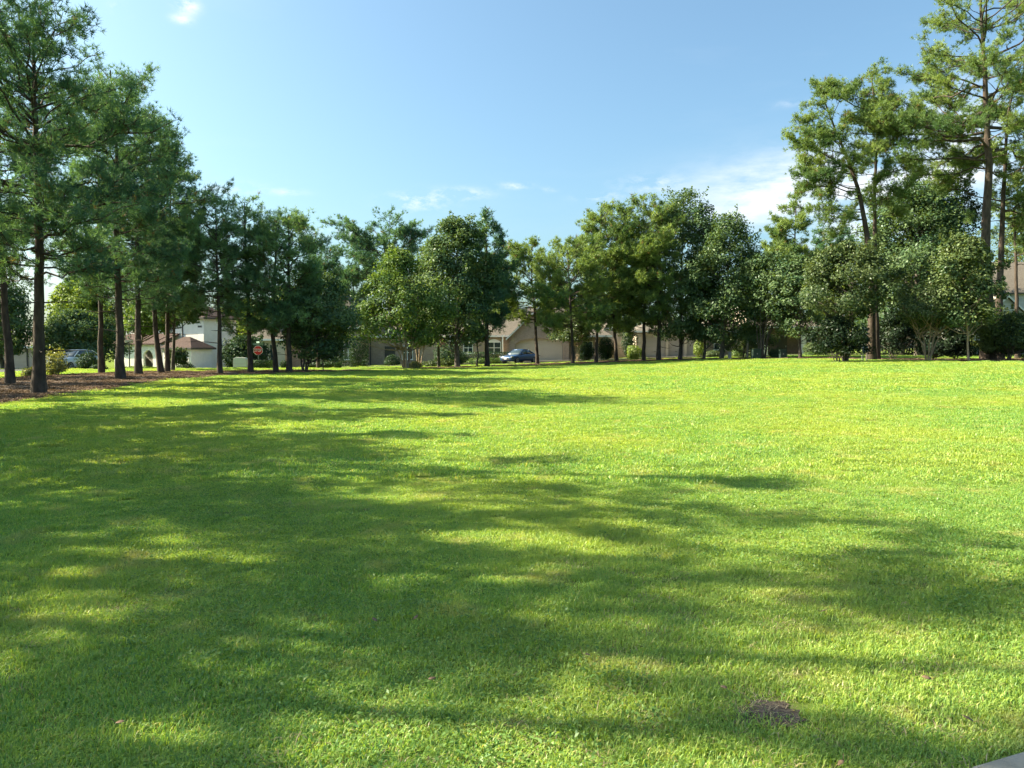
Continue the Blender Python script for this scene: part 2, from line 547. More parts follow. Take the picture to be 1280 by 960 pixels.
gx, gy = axis_pts(-60, 70, 1.5, 900), axis_pts(-6, 120, 1.5, 900)
GX, GY = np.meshgrid(gx, gy, indexing='ij')
_i = np.arange(GX.size).reshape(GX.shape)
ground = put('ground', np_mesh('ground', np.stack([GX, GY, tz(GX, GY)], -1).reshape(-1, 3),
             [np.stack([_i[:-1, :-1], _i[1:, :-1], _i[1:, 1:], _i[:-1, 1:]], -1).reshape(-1, 4)], M['soil'], smooth=True))
tag(ground, kind='structure')

# planting beds, road and drives
BED_L = sheet('mulch_bed', [(-12.5, -4), (-13.2, 10), (-14.6, 21.7), (-15.2, 26.7), (-16.6, 35.5), (-16.4, 43.5), (-13.2, 48.6), (-10.6, 50.6)],
              [(-20, -4), (-22, 10), (-24, 21), (-26.5, 28), (-27, 38), (-25.5, 50), (-17, 54), (-10.2, 53.5)], 120, 10, M['mulch'], 0.02, wob=0.10, rough=0.06)
BED_C = sheet('mulch_bed', [(-8.4, 57.2), (-5.2, 60.8), (-2, 63.2), (2.5, 66.0), (8, 68.0), (13, 70.0), (18, 68.6), (22, 65.4), (26, 60), (29, 50.2), (36, 48.6), (46, 48)],
              [(-9.0, 61), (-6, 66.6), (-2, 70), (2.5, 75), (8, 76.5), (13, 77), (18, 77), (24, 74), (29, 68), (32, 62), (38, 60), (48, 60)], 140, 10, M['mulch'], 0.02, wob=0.10, rough=0.05)
ROAD = sheet('road', [(-140, 70.5), (-40, 71), (-12, 76.5), (6, 79.2), (20, 79.6), (60, 79.5), (160, 79)],
             [(-140, 77.5), (-40, 78), (-14, 82.5), (6, 85.2), (20, 85.6), (60, 85.5), (160, 85)], 90, 5, M['asphalt'], 0.012)
SIDE = sheet('side_road', [(-31, -30), (-31, 30), (-33, 55), (-35, 71.3)], [(-37.5, -30), (-37.5, 30), (-40, 55), (-42, 71)], 40, 4, M['asphalt'], 0.014)
DRIVES = []
DRIVES.append(sheet('driveway', [(-35.0, 77.9), (-34.8, 88)], [(-31.0, 78.6), (-30.9, 88)], 8, 4, M['concrete'], 0.024))
DRIVES.append(sheet('driveway', [(1.5, 84.6), (0.5, 92)], [(8.2, 85.0), (7.4, 92)], 8, 4, M['concrete'], 0.024))
DRIVES.append(sheet('driveway', [(15.4, 85.3), (15.4, 93)], [(23.5, 85.5), (23.5, 93)], 8, 4, M['concrete'], 0.024))
bm = bmesh.new()
for s in (0, 1):
    a = dense([(-140, 70.5), (-40, 71), (-12, 76.5), (6, 79.2), (20, 79.6), (60, 79.5), (160, 79)] if s == 0 else
              [(-140, 77.5), (-40, 78), (-14, 82.5), (6, 85.2), (20, 85.6), (60, 85.5), (160, 85)], 90)
    prev = None
    for (x, y) in a:
        z = tz1(x, y)
        d = -0.16 if s == 0 else 0.16
        ring = [bm.verts.new((x, y, z - 0.1)), bm.verts.new((x, y, z + 0.13)), bm.verts.new((x, y + d, z + 0.14)), bm.verts.new((x, y + d, z - 0.1))]
        if prev:
            for k in range(4):
                bm.faces.new((prev[k], prev[(k + 1) % 4], ring[(k + 1) % 4], ring[k]))
        prev = ring
kerb = put('kerb', bm_mesh('kerb', bm, M['concrete']))
tag(kerb, kind='structure')

# the concrete walk the photographer stands on
e0, ed = np.array([1.700, 2.775]), np.array([0.927, 0.375])
en = np.array([ed[1], -ed[0]])
bm = bmesh.new()
for k in range(-4, 6):
    c = [e0 + ed * (k * 1.5 + 0.006) , e0 + ed * (k * 1.5 + 1.494), e0 + ed * (k * 1.5 + 1.494) + en * 2.6, e0 + ed * (k * 1.5 + 0.006) + en * 2.6]
    b_poly(bm, [tuple(p) for p in c], 'z', -0.08, 0.035)
bmesh.ops.bevel(bm, geom=[e for e in bm.edges if abs(e.verts[0].co.z - 0.035) < 1e-4 and abs(e.verts[1].co.z - 0.035) < 1e-4], offset=0.012, segments=2, affect='EDGES')
walk = put('sidewalk', bm_mesh('sidewalk', bm, M['concrete']))
tag(walk, kind='structure')
WALK = [tuple(e0 + ed * -6.0), tuple(e0 + ed * 9.0), tuple(e0 + ed * 9.0 + en * 2.6), tuple(e0 + ed * -6.0 + en * 2.6)]

# ------------------------------------------------------------------ houses
def window(h, x, z, w, ht, y, mat_frame='trim', arch=0.0, mull=1, bars=1, sill=True, side=None):
    """a window set in a wall facing -Y at local depth y"""
    bm = bmesh.new()
    t = 0.07
    b_box(bm, x - w / 2 - t, x - w / 2, y - 0.06, y + 0.05, z, z + ht)
    b_box(bm, x + w / 2, x + w / 2 + t, y - 0.06, y + 0.05, z, z + ht)
    b_box(bm, x - w / 2 - t, x + w / 2 + t, y - 0.06, y + 0.05, z - t, z - 0.001)
    for k in range(1, mull + 1):
        xm = x - w / 2 + w * k / (mull + 1)
        b_box(bm, xm - 0.04, xm + 0.04, y - 0.045, y + 0.03, z, z + ht)
    for k in range(1, bars + 1):
        zm = z + ht * k / (bars + 1)
        b_box(bm, x - w / 2, x + w / 2, y - 0.035, y + 0.02, zm - 0.03, zm + 0.03)
    n = 10
    top = [(x - w / 2 - t, z + ht + 0.001)] + [(x - w / 2 - t + (w + 2 * t) * i / n, z + ht + 0.001 + t + arch * math.sin(math.pi * i / n)) for i in range(n + 1)] + [(x + w / 2 + t, z + ht + 0.001)]
    b_poly(bm, top, 'y', y - 0.062, y + 0.05)
    f = put('window', bm_mesh('window', bm, M[mat_frame]), h)
    boxes('pane', M['glass'], [(x - w / 2 + 0.002, x + w / 2 - 0.002, y - 0.022, y - 0.012, z + 0.002, z + ht - 0.002)], f)
    if sill:
        boxes('sill', M[mat_frame], [(x - w / 2 - 0.14, x + w / 2 + 0.14, y - 0.14, y - 0.002, z - t - 0.07, z - t - 0.002)], f)
    return f


def garage_door(h, x0, x1, y, z1, mat):
    bm = bmesh.new()
    rows, cols = 4, max(2, int((x1 - x0) / 0.75))
    ph, pw = z1 / rows, (x1 - x0) / cols
    b_box(bm, x0, x1, y + 0.03, y + 0.08, 0, z1)
    for r in range(rows):
        for c in range(cols):
            b_box(bm, x0 + c * pw + 0.05, x0 + (c + 1) * pw - 0.05, y, y + 0.0295, r * ph + 0.05, (r + 1) * ph - 0.05)
    d = put('garage_door', bm_mesh('garage_door', bm, M[mat]), h)
    boxes('handle', M['dark_trim'], [((x0 + x1) / 2 - 0.12, (x0 + x1) / 2 + 0.12, y - 0.05, y - 0.001, ph - 0.02, ph + 0.02)], d)
    return d


def gable_roof(h, x0, x1, y0, y1, z, rise, ridge='y', mat='shingle', th=0.16, over=0.35, name='roof'):
    bm = bmesh.new()
    if ridge == 'y':
        a, b, mid = x0 - over, x1 + over, (x0 + x1) / 2
        k = rise / ((x1 - x0) / 2); ze = z - over * k
        b_poly(bm, [(a, ze), (mid, z + rise), (b, ze), (b, ze + th), (mid, z + rise + th * 1.2), (a, ze + th)], 'y', y0 - over, y1 + over)
    else:
        a, b, mid = y0 - over, y1 + over, (y0 + y1) / 2
        k = rise / ((y1 - y0) / 2); ze = z - over * k
        b_poly(bm, [(a, ze), (mid, z + rise), (b, ze), (b, ze + th), (mid, z + rise + th * 1.2), (a, ze + th)], 'x', x0 - over, x1 + over)
    return put(name, bm_mesh(name, bm, M[mat]), h)


def hip_roof(h, x0, x1, y0, y1, z, rise, mat='shingle', over=0.45, name='roof', ridge=None, fascia='trim'):
    a0, a1, c0, c1 = x0 - over, x1 + over, y0 - over, y1 + over
    w, d = a1 - a0, c1 - c0
    mx, my = (a0 + a1) / 2, (c0 + c1) / 2
    rl = max(0.0, w - d) / 2 if ridge is None else ridge / 2
    rd = max(0.0, d - w) / 2 if ridge is None else 0
    bm = bmesh.new()
    low = [bm.verts.new(p + (z + 0.001,)) for p in ((a0, c0), (a1, c0), (a1, c1), (a0, c1))]
    eav = [bm.verts.new(p + (z + 0.06,)) for p in ((a0, c0), (a1, c0), (a1, c1), (a0, c1))]
    if rd > 0:
        r1, r2 = bm.verts.new((mx, my - rd, z + rise)), bm.verts.new((mx, my + rd, z + rise))
        bm.faces.new((eav[0], eav[1], r1)); bm.faces.new((eav[2], eav[3], r2))
        bm.faces.new((eav[1], eav[2], r2, r1)); bm.faces.new((eav[3], eav[0], r1, r2))
    else:
        r1, r2 = bm.verts.new((mx - rl - 0.01, my, z + rise)), bm.verts.new((mx + rl + 0.01, my, z + rise))
        bm.faces.new((eav[3], eav[0], r1)); bm.faces.new((eav[1], eav[2], r2))
        bm.faces.new((eav[0], eav[1], r2, r1)); bm.faces.new((eav[2], eav[3], r1, r2))
    for k in range(4):
        bm.faces.new((low[k], low[(k + 1) % 4], eav[(k + 1) % 4], eav[k]))
    bm.faces.new(list(reversed(low)))
    o = put(name, bm_mesh(name, bm, M[mat]), h)
    boxes('fascia', M[fascia], [(a0, a1, c0 - 0.03, c0 - 0.002, z - 0.14, z + 0.075), (a0 - 0.03, a0 - 0.002, c0, c1, z - 0.14, z + 0.075),
                                 (a1 + 0.002, a1 + 0.03, c0, c1, z - 0.14, z + 0.075)], o)
    return o


def wall_with_hole(bm, x0, x1, y0, y1, z1, hx0, hx1, hz1, arch=0.0, n=12):
    """front wall with one opening from the ground up, optionally arched"""
    b_box(bm, x0, hx0, y0, y1, -0.4, z1)
    b_box(bm, hx1, x1, y0, y1, -0.4, z1)
    top = [(hx0, z1), (hx0, hz1)] + [(hx0 + (hx1 - hx0) * i / n, hz1 + arch * math.sin(math.pi * i / n) ** 0.6) for i in range(1, n)] + [(hx1, hz1), (hx1, z1)]
    b_poly(bm, top, 'y', y0, y1)


def downspout(h, x, y, z1):
    bm = bmesh.new()
    b_box(bm, x - 0.05, x + 0.05, y - 0.09, y - 0.002, 0.05, z1)
    b_box(bm, x - 0.05, x + 0.05, y - 0.25, y - 0.0905, 0.05, 0.13)
    return put('downspout', bm_mesh('downspout', bm, M['dark_trim']), h)


def site(px, Y):
    x = (px - PX0) / F * Y
    return (x, Y, tz1(x, Y))


# white Mediterranean house
x0 = site(228, 89)
hh = thing('white_stucco_house', 'white two storey stucco house with red tile roofs and arched porch behind the pines', 'house', (x0[0], 89, tz1(x0[0], 89)), R(-20))
U = 89 / F
boxes('wall', M['stucco'], [(-8.5, 3.2, 0, 5.5, -0.4, 6.1)], hh)
hip_roof(hh, -8.5, 3.2, 0, 5.5, 6.1, 1.8, 'tile', 0.5, fascia='dark_trim')
bm = bmesh.new()
wall_with_hole(bm, -7.6, -1.0, -2.6, -2.3, 3.0, -3.20, -1.80, 1.75, 0.65)
b_box(bm, -7.6, -7.3, -2.299, -0.002, -0.4, 3.0); b_box(bm, -1.3, -1.0, -2.299, -0.002, -0.4, 3.0)
put('porch_wall', bm_mesh('porch_wall', bm, M['stucco']), hh)
bm = bmesh.new()
b_poly(bm, [(-3.1, 3.0), (-3.1, 3.14), (-0.001, 4.35), (-0.001, 4.2)], 'x', -8.0, -0.3)
put('porch_roof', bm_mesh('porch_roof', bm, M['tile']), hh)
d_ = boxes('front_door', M['dark_trim'], [(-2.9, -1.5, -0.07, -0.002, 0, 2.4)], hh)
boxes('handle', M['rim'], [(-1.65, -1.60, -0.13, -0.071, 0.95, 1.15)], d_)
bm = bmesh.new(); b_box(bm, 0.25, 4.3, -3.2, -0.002, -0.4, 2.6)
put('garage_wall', bm_mesh('garage_wall', bm, M['stucco']), hh)
hip_roof(hh, 0.25, 4.3, -3.2, -0.01, 2.6, 1.3, 'tile', 0.35, 'garage_roof', fascia='dark_trim')
garage_door(hh, 2.3, 4.1, -3.29, 2.15, 'trim')
downspout(hh, 0.15, 0, 5.9); downspout(hh, 2.25, -3.2, 2.5)
boxes('vent', M['dark_trim'], [(2.4, 2.95, -0.04, -0.002, 5.0, 5.22)], hh)
window(hh, -2.2, 4.55, 0.9, 1.2, 0, 'dark_trim', mull=1, bars=1)
window(hh, -4.8, 4.55, 0.9, 1.2, 0, 'dark_trim', mull=1, bars=1)
window(hh, 1.0, 0.95, 0.5, 0.9, -3.2, 'dark_trim', mull=0, bars=1)

# tan brick house with a steep roof behind the street trees
x0 = site(430, 91)
hb = thing('tan_brick_house', 'tan brick house with tall steep grey roof seen between pines and crape myrtle', 'house', x0)
boxes('wall', M['brick'], [(-6.6, 11.5, 0, 11, -0.6, 3.6)], hb)
hip_roof(hb, -6.6, 11.5, 0, 11, 3.6, 2.9, 'shingle')
boxes('front_wing', M['brick'], [(-2.6, 2.4, -2.2, -0.002, -0.6, 4.6)], hb)
hip_roof(hb, -2.6, 2.4, -2.2, 5.5, 4.6, 4.4, 'shingle', name='wing_roof')
boxes('side_wing', M['stucco_tan'], [(-10.6, -6.602, -1.5, 9, -0.6, 3.2)], hb)
hip_roof(hb, -10.6, -6.75, -1.5, 9, 3.2, 2.2, 'shingle', name='wing_roof')
for xx in (-1.2, 1.0):
    w_ = window(hb, xx, 0.9, 0.95, 1.6, -2.2, 'trim', arch=0.15)
    for s in (-1, 1):
        boxes('shutter', M['dark_trim'], [(xx + s * 0.78 - 0.2, xx + s * 0.78 + 0.2, -2.26, -2.202, 0.85, 2.6)], w_)
window(hb, -8.0, 0.3, 0.5, 2.2, -1.5, 'dark_trim', mull=0)
downspout(hb, 3.2, 0, 3.5); downspout(hb, 8.9, 0, 3.5)
g_ = boxes('front_door', M['dark_trim'], [(4.9, 6.1, -0.08, -0.002, 0, 2.4)], hb)
boxes('handle', M['rim'], [(5.9, 5.96, -0.14, -0.081, 0.95, 1.15)], g_)
window(hb, 7.6, 0.9, 1.2, 1.5, 0, 'trim')

# brick house with the wide gabled garage and blue car
x0 = site(674, 88)
hg = thing('gabled_garage_house', 'tan brick house with gabled double garage and arched window behind the blue car', 'house', x0)
bm = bmesh.new()
wall_with_hole(bm, -3.45, 3.45, 0, 0.3, 2.85, -2.75, 2.75, 2.05, 0.62)
b_poly(bm, [(-3.45, 2.851), (3.45, 2.851), (0, 6.2)], 'y', 0, 0.3)
b_box(bm, -3.45, -3.15, 0.3005, 7, -0.5, 2.85); b_box(bm, 3.15, 3.45, 0.3005, 7, -0.5, 2.85)
put('garage_wall', bm_mesh('garage_wall', bm, M['brick']), hg)
gable_roof(hg, -3.45, 3.45, 0, 8, 2.87, 3.35, 'y', 'shingle', name='garage_roof')
bm = bmesh.new()
for s in (-1, 1):
    pts = [(s * 3.85, 2.42), (0, 6.16), (0, 6.36), (s * 3.85, 2.62)]
    b_poly(bm, pts if s < 0 else pts[::-1], 'y', -0.42, -0.37)
put('rake_trim', bm_mesh('rake_trim', bm, M['trim']), hg)
garage_door(hg, -2.74, 2.74, 0.32, 2.75, 'garage')
boxes('wall', M['brick'], [(-10.5, -3.452, 3.2, 12, -0.5, 3.0)], hg)
boxes('side_wall', M['brick'], [(3.452, 8.4, 4.0, 12, -0.5, 3.0)], hg)
hip_roof(hg, -10.5, 8.4, 3.2, 13, 3.0, 3.6, 'shingle', 0.4)
window(hg, -5.3, 0.95, 1.5, 1.25, 3.2, 'trim', arch=0.35, mull=1, bars=1)
window(hg, -8.4, 0.95, 1.0, 1.25, 3.2, 'trim', arch=0.2, mull=1, bars=1)
bm = bmesh.new(); b_tube(bm, (-4.25, 2.9, 0), (-4.25, 2.9, 2.85), 0.10, 0.09, 12); b_box(bm, -4.4, -4.1, 2.75, 3.05, 2.8505, 2.98)
put('column', bm_mesh('column', bm, M['trim']), hg)
window(hg, 6.0, 0.9, 1.1, 1.4, 4.0, 'trim')

# long garage house
x0 = site(838, 91)
hl = thing('long_garage_house', 'beige house with three garage doors and pale stone pier behind mulched pines', 'house', x0)
bm = bmesh.new()
for (a, b) in ((-4.0, -3.1), (-0.55, -0.25), (1.65, 1.95), (3.85, 4.3)):
    b_box(bm, a, b, 0, 0.35, -0.5, 2.55)
b_box(bm, -4.0, 4.3, 0, 0.35, 2.551, 3.05)
b_box(bm, -4.0, -3.7, 0.3505, 8, -0.5, 3.05); b_box(bm, 4.0, 4.3, 0.3505, 8, -0.5, 3.05)
put('garage_wall', bm_mesh('garage_wall', bm, M['stucco_tan']), hl)
for (a, b) in ((-3.1, -0.55), (-0.25, 1.65), (1.95, 3.85)):
    garage_door(hl, a + 0.003, b - 0.003, 0.2, 2.54, 'garage_grey')
boxes('stone_pier', M['stone'], [(-4.15, -3.55, -0.25, -0.003, -0.4, 2.9)], hl)
hip_roof(hl, -4.0, 4.3, 0, 9, 3.05, 2.2, 'shingle', 0.5, 'garage_roof')
boxes('wall', M['stucco_tan'], [(-7.6, -4.6, 4, 12, -0.5, 3.2)], hl)
gable_roof(hl, -7.6, -4.6, 4, 12, 3.2, 2.0, 'y', 'shingle', name='roof')
boxes('side_wall', M['brick'], [(4.302, 9.5, 2, 11, -0.5, 3.1)], hl)
hip_roof(hl, 4.8, 9.5, 2, 11, 3.12, 2.4, 'shingle', name='side_roof')
window(hl, 6.4, 0.9, 1.3, 1.4, 2, 'trim')

# brown brick house with a deep porch
x0 = site(985, 92)
hd = thing('porch_house', 'dark brown brick house with deep shaded porch behind the multi stemmed tree', 'house', x0)
boxes('wall', M['brick_dark'], [(-5.2, 6.0, 2.2, 12, -0.5, 3.4)], hd)
boxes('upper_wall', M['stucco_tan'], [(-4.2, 1.2, 3.0, 11, 3.402, 6.0)], hd)
hip_roof(hd, -5.2, 6.0, 0.2, 12, 3.4, 2.0, 'shingle', 0.3)
hip_roof(hd, -4.2, 1.2, 3.0, 11, 6.0, 2.0, 'shingle', name='upper_roof')
for xx in (-2.6, 2.0):
    boxes('column', M['trim'], [(xx - 0.2, xx + 0.2, 0.3, 0.7, -0.3, 3.26)], hd)
d_ = boxes('front_door', M['dark_trim'], [(-0.6, 0.6, 2.12, 2.198, 0, 2.3)], hd)
boxes('handle', M['rim'], [(0.42, 0.48, 2.05, 2.119, 0.95, 1.15)], d_)
window(hd, 3.6, 0.8, 1.2, 1.5, 2.2, 'trim'); window(hd, -3.8, 0.8, 1.2, 1.5, 2.2, 'trim')
window(hd, -1.4, 4.1, 1.2, 1.2, 3.0, 'trim')

# tall pale house at the right edge
x0 = site(1262, 80)
hr = thing('pale_sided_house', 'tall pale grey house with brown gabled roof and white rake behind the big pine', 'house', x0)
boxes('wall', M['stucco_grey'], [(-1.6, 9, 0, 12, -0.5, 6.6)], hr)
gable_roof(hr, -1.6, 9, 0, 12, 6.6, 3.6, 'x', 'shingle', over=0.4)
bm = bmesh.new()
b_poly(bm, [(-4.6, 3.0), (2.0, 3.0), (-1.3, 6.0)], 'y', -1.2, -0.9)
b_box(bm, -4.6, 2.0, -1.2, -0.003, -0.5, 2.999)
put('front_wing', bm_mesh('front_wing', bm, M['stucco_grey']), hr)
gable_roof(hr, -4.6, 2.0, -1.2, 1.0, 3.02, 3.0, 'y', 'shingle', name='wing_roof', over=0.3)
bm = bmesh.new()
b_poly(bm, [(-5.0, 2.6), (-1.3, 5.96), (-1.3, 6.16), (-5.0, 2.8)], 'y', -1.57, -1.51)
b_poly(bm, [(-1.299, 5.96), (2.4, 2.6), (2.4, 2.8), (-1.299, 6.16)], 'y', -1.57, -1.51)
put('rake_trim', bm_mesh('rake_trim', bm, M['trim']), hr)
window(hr, -3.2, 0.8, 1.1, 1.4, -1.2, 'trim'); window(hr, 0.6, 0.8, 1.1, 1.4, -1.2, 'trim')
window(hr, 3.0, 4.1, 1.1, 1.4, 0, 'trim')

# low outbuilding at the left edge and the pale wall end by the low hedge
x0 = site(14, 76)
ho = thing('low_outbuilding', 'low beige outbuilding with a shallow roof at the far left edge', 'outbuilding', x0)
boxes('wall', M['stucco_tan'], [(-6, 3.0, 0, 6, -0.5, 2.6)], ho)
hip_roof(ho, -6, 3.0, 0, 6, 2.6, 1.4, 'shingle')
boxes('corner_post', M['dark_trim'], [(1.6, 1.72, -0.08, -0.003, -0.3, 2.5)], ho)
x0 = site(301, 70)
bm = bmesh.new()
b_poly(bm, [(-0.62, -0.3), (0.62, -0.3), (0.62, 0.62), (0.50, 0.76), (-0.38, 0.80), (-0.56, 0.72), (-0.62, 0.55)], 'y', -0.25, 0.25)
bmesh.ops.bevel(bm, geom=bm.edges[:], offset=0.03, segments=2, affect='EDGES')
tag(put('garden_wall', bm_mesh('garden_wall', bm, M['stucco_grey']), None, (x0[0], x0[1], x0[2] + 0.35)), 'short white rendered wall with rounded corners behind the low hedge by the stop sign', 'wall')


# ------------------------------------------------------------------ cars
def loft(secs, mat, name, parent, sub=1):
    bm = bmesh.new()
    prev = None
    for ring in secs:
        cur = [bm.verts.new(p) for p in ring]
        if prev:
            n = len(cur)
            for k in range(n):
                bm.faces.new((prev[k], prev[(k + 1) % n], cur[(k + 1) % n], cur[k]))
        else:
            bm.faces.new(cur)
        prev = cur
    bm.faces.new(list(reversed(prev)))
    if sub:
        bmesh.ops.subdivide_edges(bm, edges=bm.edges[:], cuts=sub, smooth=0.6, use_grid_fill=True)
    return put(name, bm_mesh(name, bm, mat, True), parent)


def car(label, name, paint, px, Y, rz, L=4.7, W=1.82, Hh=1.46, suv=False, cat='car'):
    x, y, z = site(px, Y)
    c = thing(name, label, cat, (x, y, z + 0.02), rz)
    hw = W / 2
    bh = 0.98 if not suv else 1.12           # bonnet/belt height
    # lower body, nose at -x
    st = [(-L / 2, .70, .34, .62), (-L / 2 + .12, .86, .26, .74), (-L / 2 + .55, .96, .22, bh * .84), (-L / 2 + 1.25, 1.0, .22, bh * .95),
          (-.2, 1.0, .22, bh), (.9, 1.0, .22, bh * 1.01), (L / 2 - .75, 1.0, .24, bh * 1.03), (L / 2 - .18, .93, .30, bh * 1.0), (L / 2, .80, .42, bh * .88)]
    secs = []
    for (sx, kw, zb, zt) in st:
        w = hw * kw
        secs.append([(sx, -w * .9, zb), (sx, -w, zb + .14), (sx, -w, zb + (zt - zb) * .62), (sx, -w * .93, zt - .05), (sx, -w * .78, zt), (sx, w * .78, zt),
                     (sx, w * .93, zt - .05), (sx, w, zb + (zt - zb) * .62), (sx, w, zb + .14), (sx, w * .9, zb)])
    body = loft(secs, paint, 'body', c)
    r0 = Hh
    f0, f1, b1, b0 = -L / 2 + 1.35, -L / 2 + 2.1, L / 2 - (1.0 if suv else 1.55), L / 2 - (.25 if suv else .6)
    zb = bh - .06
    cab = [(f0, .80, zb, zb + .06), ((f0 + f1) / 2, .79, zb, (zb + r0) / 2 + .06), (f1, .77, zb, r0 - .03), ((f1 + b1) / 2, .77, zb, r0), (b1, .76, zb, r0 - .05), ((b0 + b1) / 2, .76, zb, (zb + r0) / 2 + .07), (b0, .76, zb, zb + .06)]
    secs = []
    for (sx, kw, z0, z1) in cab:
        w = hw * (kw + .12); wt = hw * kw - (z1 - z0) * .12
        secs.append([(sx, -w, z0), (sx, -wt - .02, z0 + (z1 - z0) * .85), (sx, -wt + .10, z1), (sx, wt - .10, z1), (sx, wt + .02, z0 + (z1 - z0) * .85), (sx, w, z0)])
    loft(secs, M['glass'], 'windows', c, 0)
    rf = [(f1 + .05, r0 - .012), ((f1 + b1) / 2, r0 + .018), (b1 - .02, r0 - .03)]
    secs = [[(sx, -hw * .66, zr - .04), (sx, -hw * .60, zr + .02), (sx, hw * .60, zr + .02), (sx, hw * .66, zr - .04)] for (sx, zr) in rf]
    loft(secs, paint, 'roof', c, 0)
    for s in (-1, 1):
        for (xa, za, xb, zb2) in ((f0 + .02, bh, f1 + .08, r0 - .02), ((f1 + b1) / 2 + .1, bh, (f1 + b1) / 2 + .05, r0), (b0 - .02, bh, b1 - .02, r0 - .04)):
            ya, yb = hw * .905, hw * .68
            bm = bmesh.new()
            b_tube(bm, (xa, s * ya, za - .04), (xb, s * yb, zb2), .04, .035, 6)
            put('pillar', bm_mesh('pillar', bm, paint), c)
    for sx in (-L / 2 + .88, L / 2 - .92):
        for s in (-1, 1):
            bm = bmesh.new()
            b_tube(bm, (sx, s * (hw - .20), .33), (sx, s * (hw + .012), .33), .335, .325, 22)
            wh = put('wheel', bm_mesh('wheel', bm, M['rubber'], False), c)
            bm = bmesh.new()
            yo = s * (hw + .014)
            for k in range(5):
                a = k * 2 * math.pi / 5
                b_tube(bm, (sx, yo, .33), (sx + .21 * math.cos(a), yo, .33 + .21 * math.sin(a)), .035, .03, 6)
            for k in range(18):
                a, b = k * 2 * math.pi / 18, (k + 1) * 2 * math.pi / 18
                b_tube(bm, (sx + .215 * math.cos(a), yo, .33 + .215 * math.sin(a)), (sx + .215 * math.cos(b), yo, .33 + .215 * math.sin(b)), .022, .022, 5)
            put('rim', bm_mesh('rim', bm, M['rim']), wh)
    for s in (-1, 1):
        bm = bmesh.new()
        b_poly(bm, [(s * .36 * W, .60), (s * .47 * W, .66), (s * .47 * W, .78), (s * .34 * W, .72)], 'x', -L / 2 + .02, -L / 2 + .30)
        put('headlight', bm_mesh('headlight', bm, M['lamp_glass']), c)
        bm = bmesh.new(); b_box(bm, f0 + .3, f0 + .48, s * (hw + .02) - .09, s * (hw + .02) + .09, bh, bh + .14)
        bmesh.ops.bevel(bm, geom=bm.edges[:], offset=.03, segments=2, affect='EDGES')
        put('mirror', bm_mesh('mirror', bm, paint), c)
    boxes('grille', M['black'], [(-L / 2 - .025, -L / 2 + .1, -.5, .5, .40, .58)], c)
    boxes('number_plate', M['sign_white'], [(-L / 2 - .045, -L / 2 - .027, -.16, .16, .44, .54)], c)
    return c


car('dark blue sedan parked on the drive in front of the gabled garage', 'parked_car', M['blue_paint'], 649, 81.5, R(52), 4.75, 1.84, 1.47)
car('white car half hidden by the leafy bush beyond the left mulch bed', 'parked_car', M['white_paint'], 93, 63, R(78), 4.6, 1.85, 1.62, True)


# ------------------------------------------------------------------ signs, posts and boxes
def text_mesh(body, size, depth):
    cu = bpy.data.curves.new('lettering', 'FONT')
    cu.body, cu.size, cu.extrude = body, size, depth
    cu.align_x, cu.align_y = 'CENTER', 'CENTER'
    cu.offset = 0.004
    o = bpy.data.objects.new('lettering', cu)
    COL.objects.link(o)
    bpy.context.view_layer.update()
    me = bpy.data.meshes.new_from_object(o.evaluated_get(bpy.context.evaluated_depsgraph_get()))
    bpy.data.objects.remove(o); bpy.data.curves.remove(cu)
    return me


x0 = site(323, 62)
ss = thing('stop_sign', 'red octagonal stop sign on a steel post between the pine trunks', 'stop sign', x0)
SZ = P(323, 438, 62).z - x0[2]
bm = bmesh.new(); b_box(bm, -.03, .03, -.02, .02, -.2, SZ + .62)
put('post', bm_mesh('post', bm, M['metal']), ss)
def octagon(r):
    return [(r * math.cos(math.pi / 8 + k * math.pi / 4), SZ + r * math.sin(math.pi / 8 + k * math.pi / 4)) for k in range(8)]
bm = bmesh.new(); b_poly(bm, octagon(.41), 'y', -.030, -.0225)
pl = put('panel', bm_mesh('panel', bm, M['sign_white']), ss)
bm = bmesh.new(); b_poly(bm, octagon(.375), 'y', -.034, -.0305)
put('red_face', bm_mesh('red_face', bm, M['sign_red']), pl)
me = text_mesh('STOP', .28, .003); me.materials.append(M['sign_white'])
t = put('lettering', me, pl); t.location = (0, -.038, SZ + .0); t.rotation_euler = (R(90), 0, 0); t.scale = (.92, 1.15, 1)
bm = bmesh.new(); b_box(bm, -.42, .42, -.008, .008, SZ + .44, SZ + .58); put('street_name_blade', bm_mesh('street_name_blade', bm, M['sign_green']), ss)
bm = bmesh.new(); b_box(bm, -.008, .008, -.40, .40, SZ + .60, SZ + .74); o = put('street_name_blade', bm_mesh('street_name_blade', bm, M['sign_green']), ss); o.rotation_euler = (0, 0, R(35))

# dark lamp-like post among the left trunks
x0 = site(162, 60)
lp = thing('mailbox_post', 'thin dark post with small box head standing among the left pine trunks', 'post', x0)
bm = bmesh.new(); b_tube(bm, (0, 0, -.2), (0, 0, 2.1), .05, .045, 10); put('pole', bm_mesh('pole', bm, M['dark_trim']), lp)
bm = bmesh.new(); b_box(bm, -.28, .28, -.14, .14, 2.101, 2.36)
bmesh.ops.bevel(bm, geom=bm.edges[:], offset=.03, segments=2, affect='EDGES')
put('head_box', bm_mesh('head_box', bm, M['pale_wood']), lp)

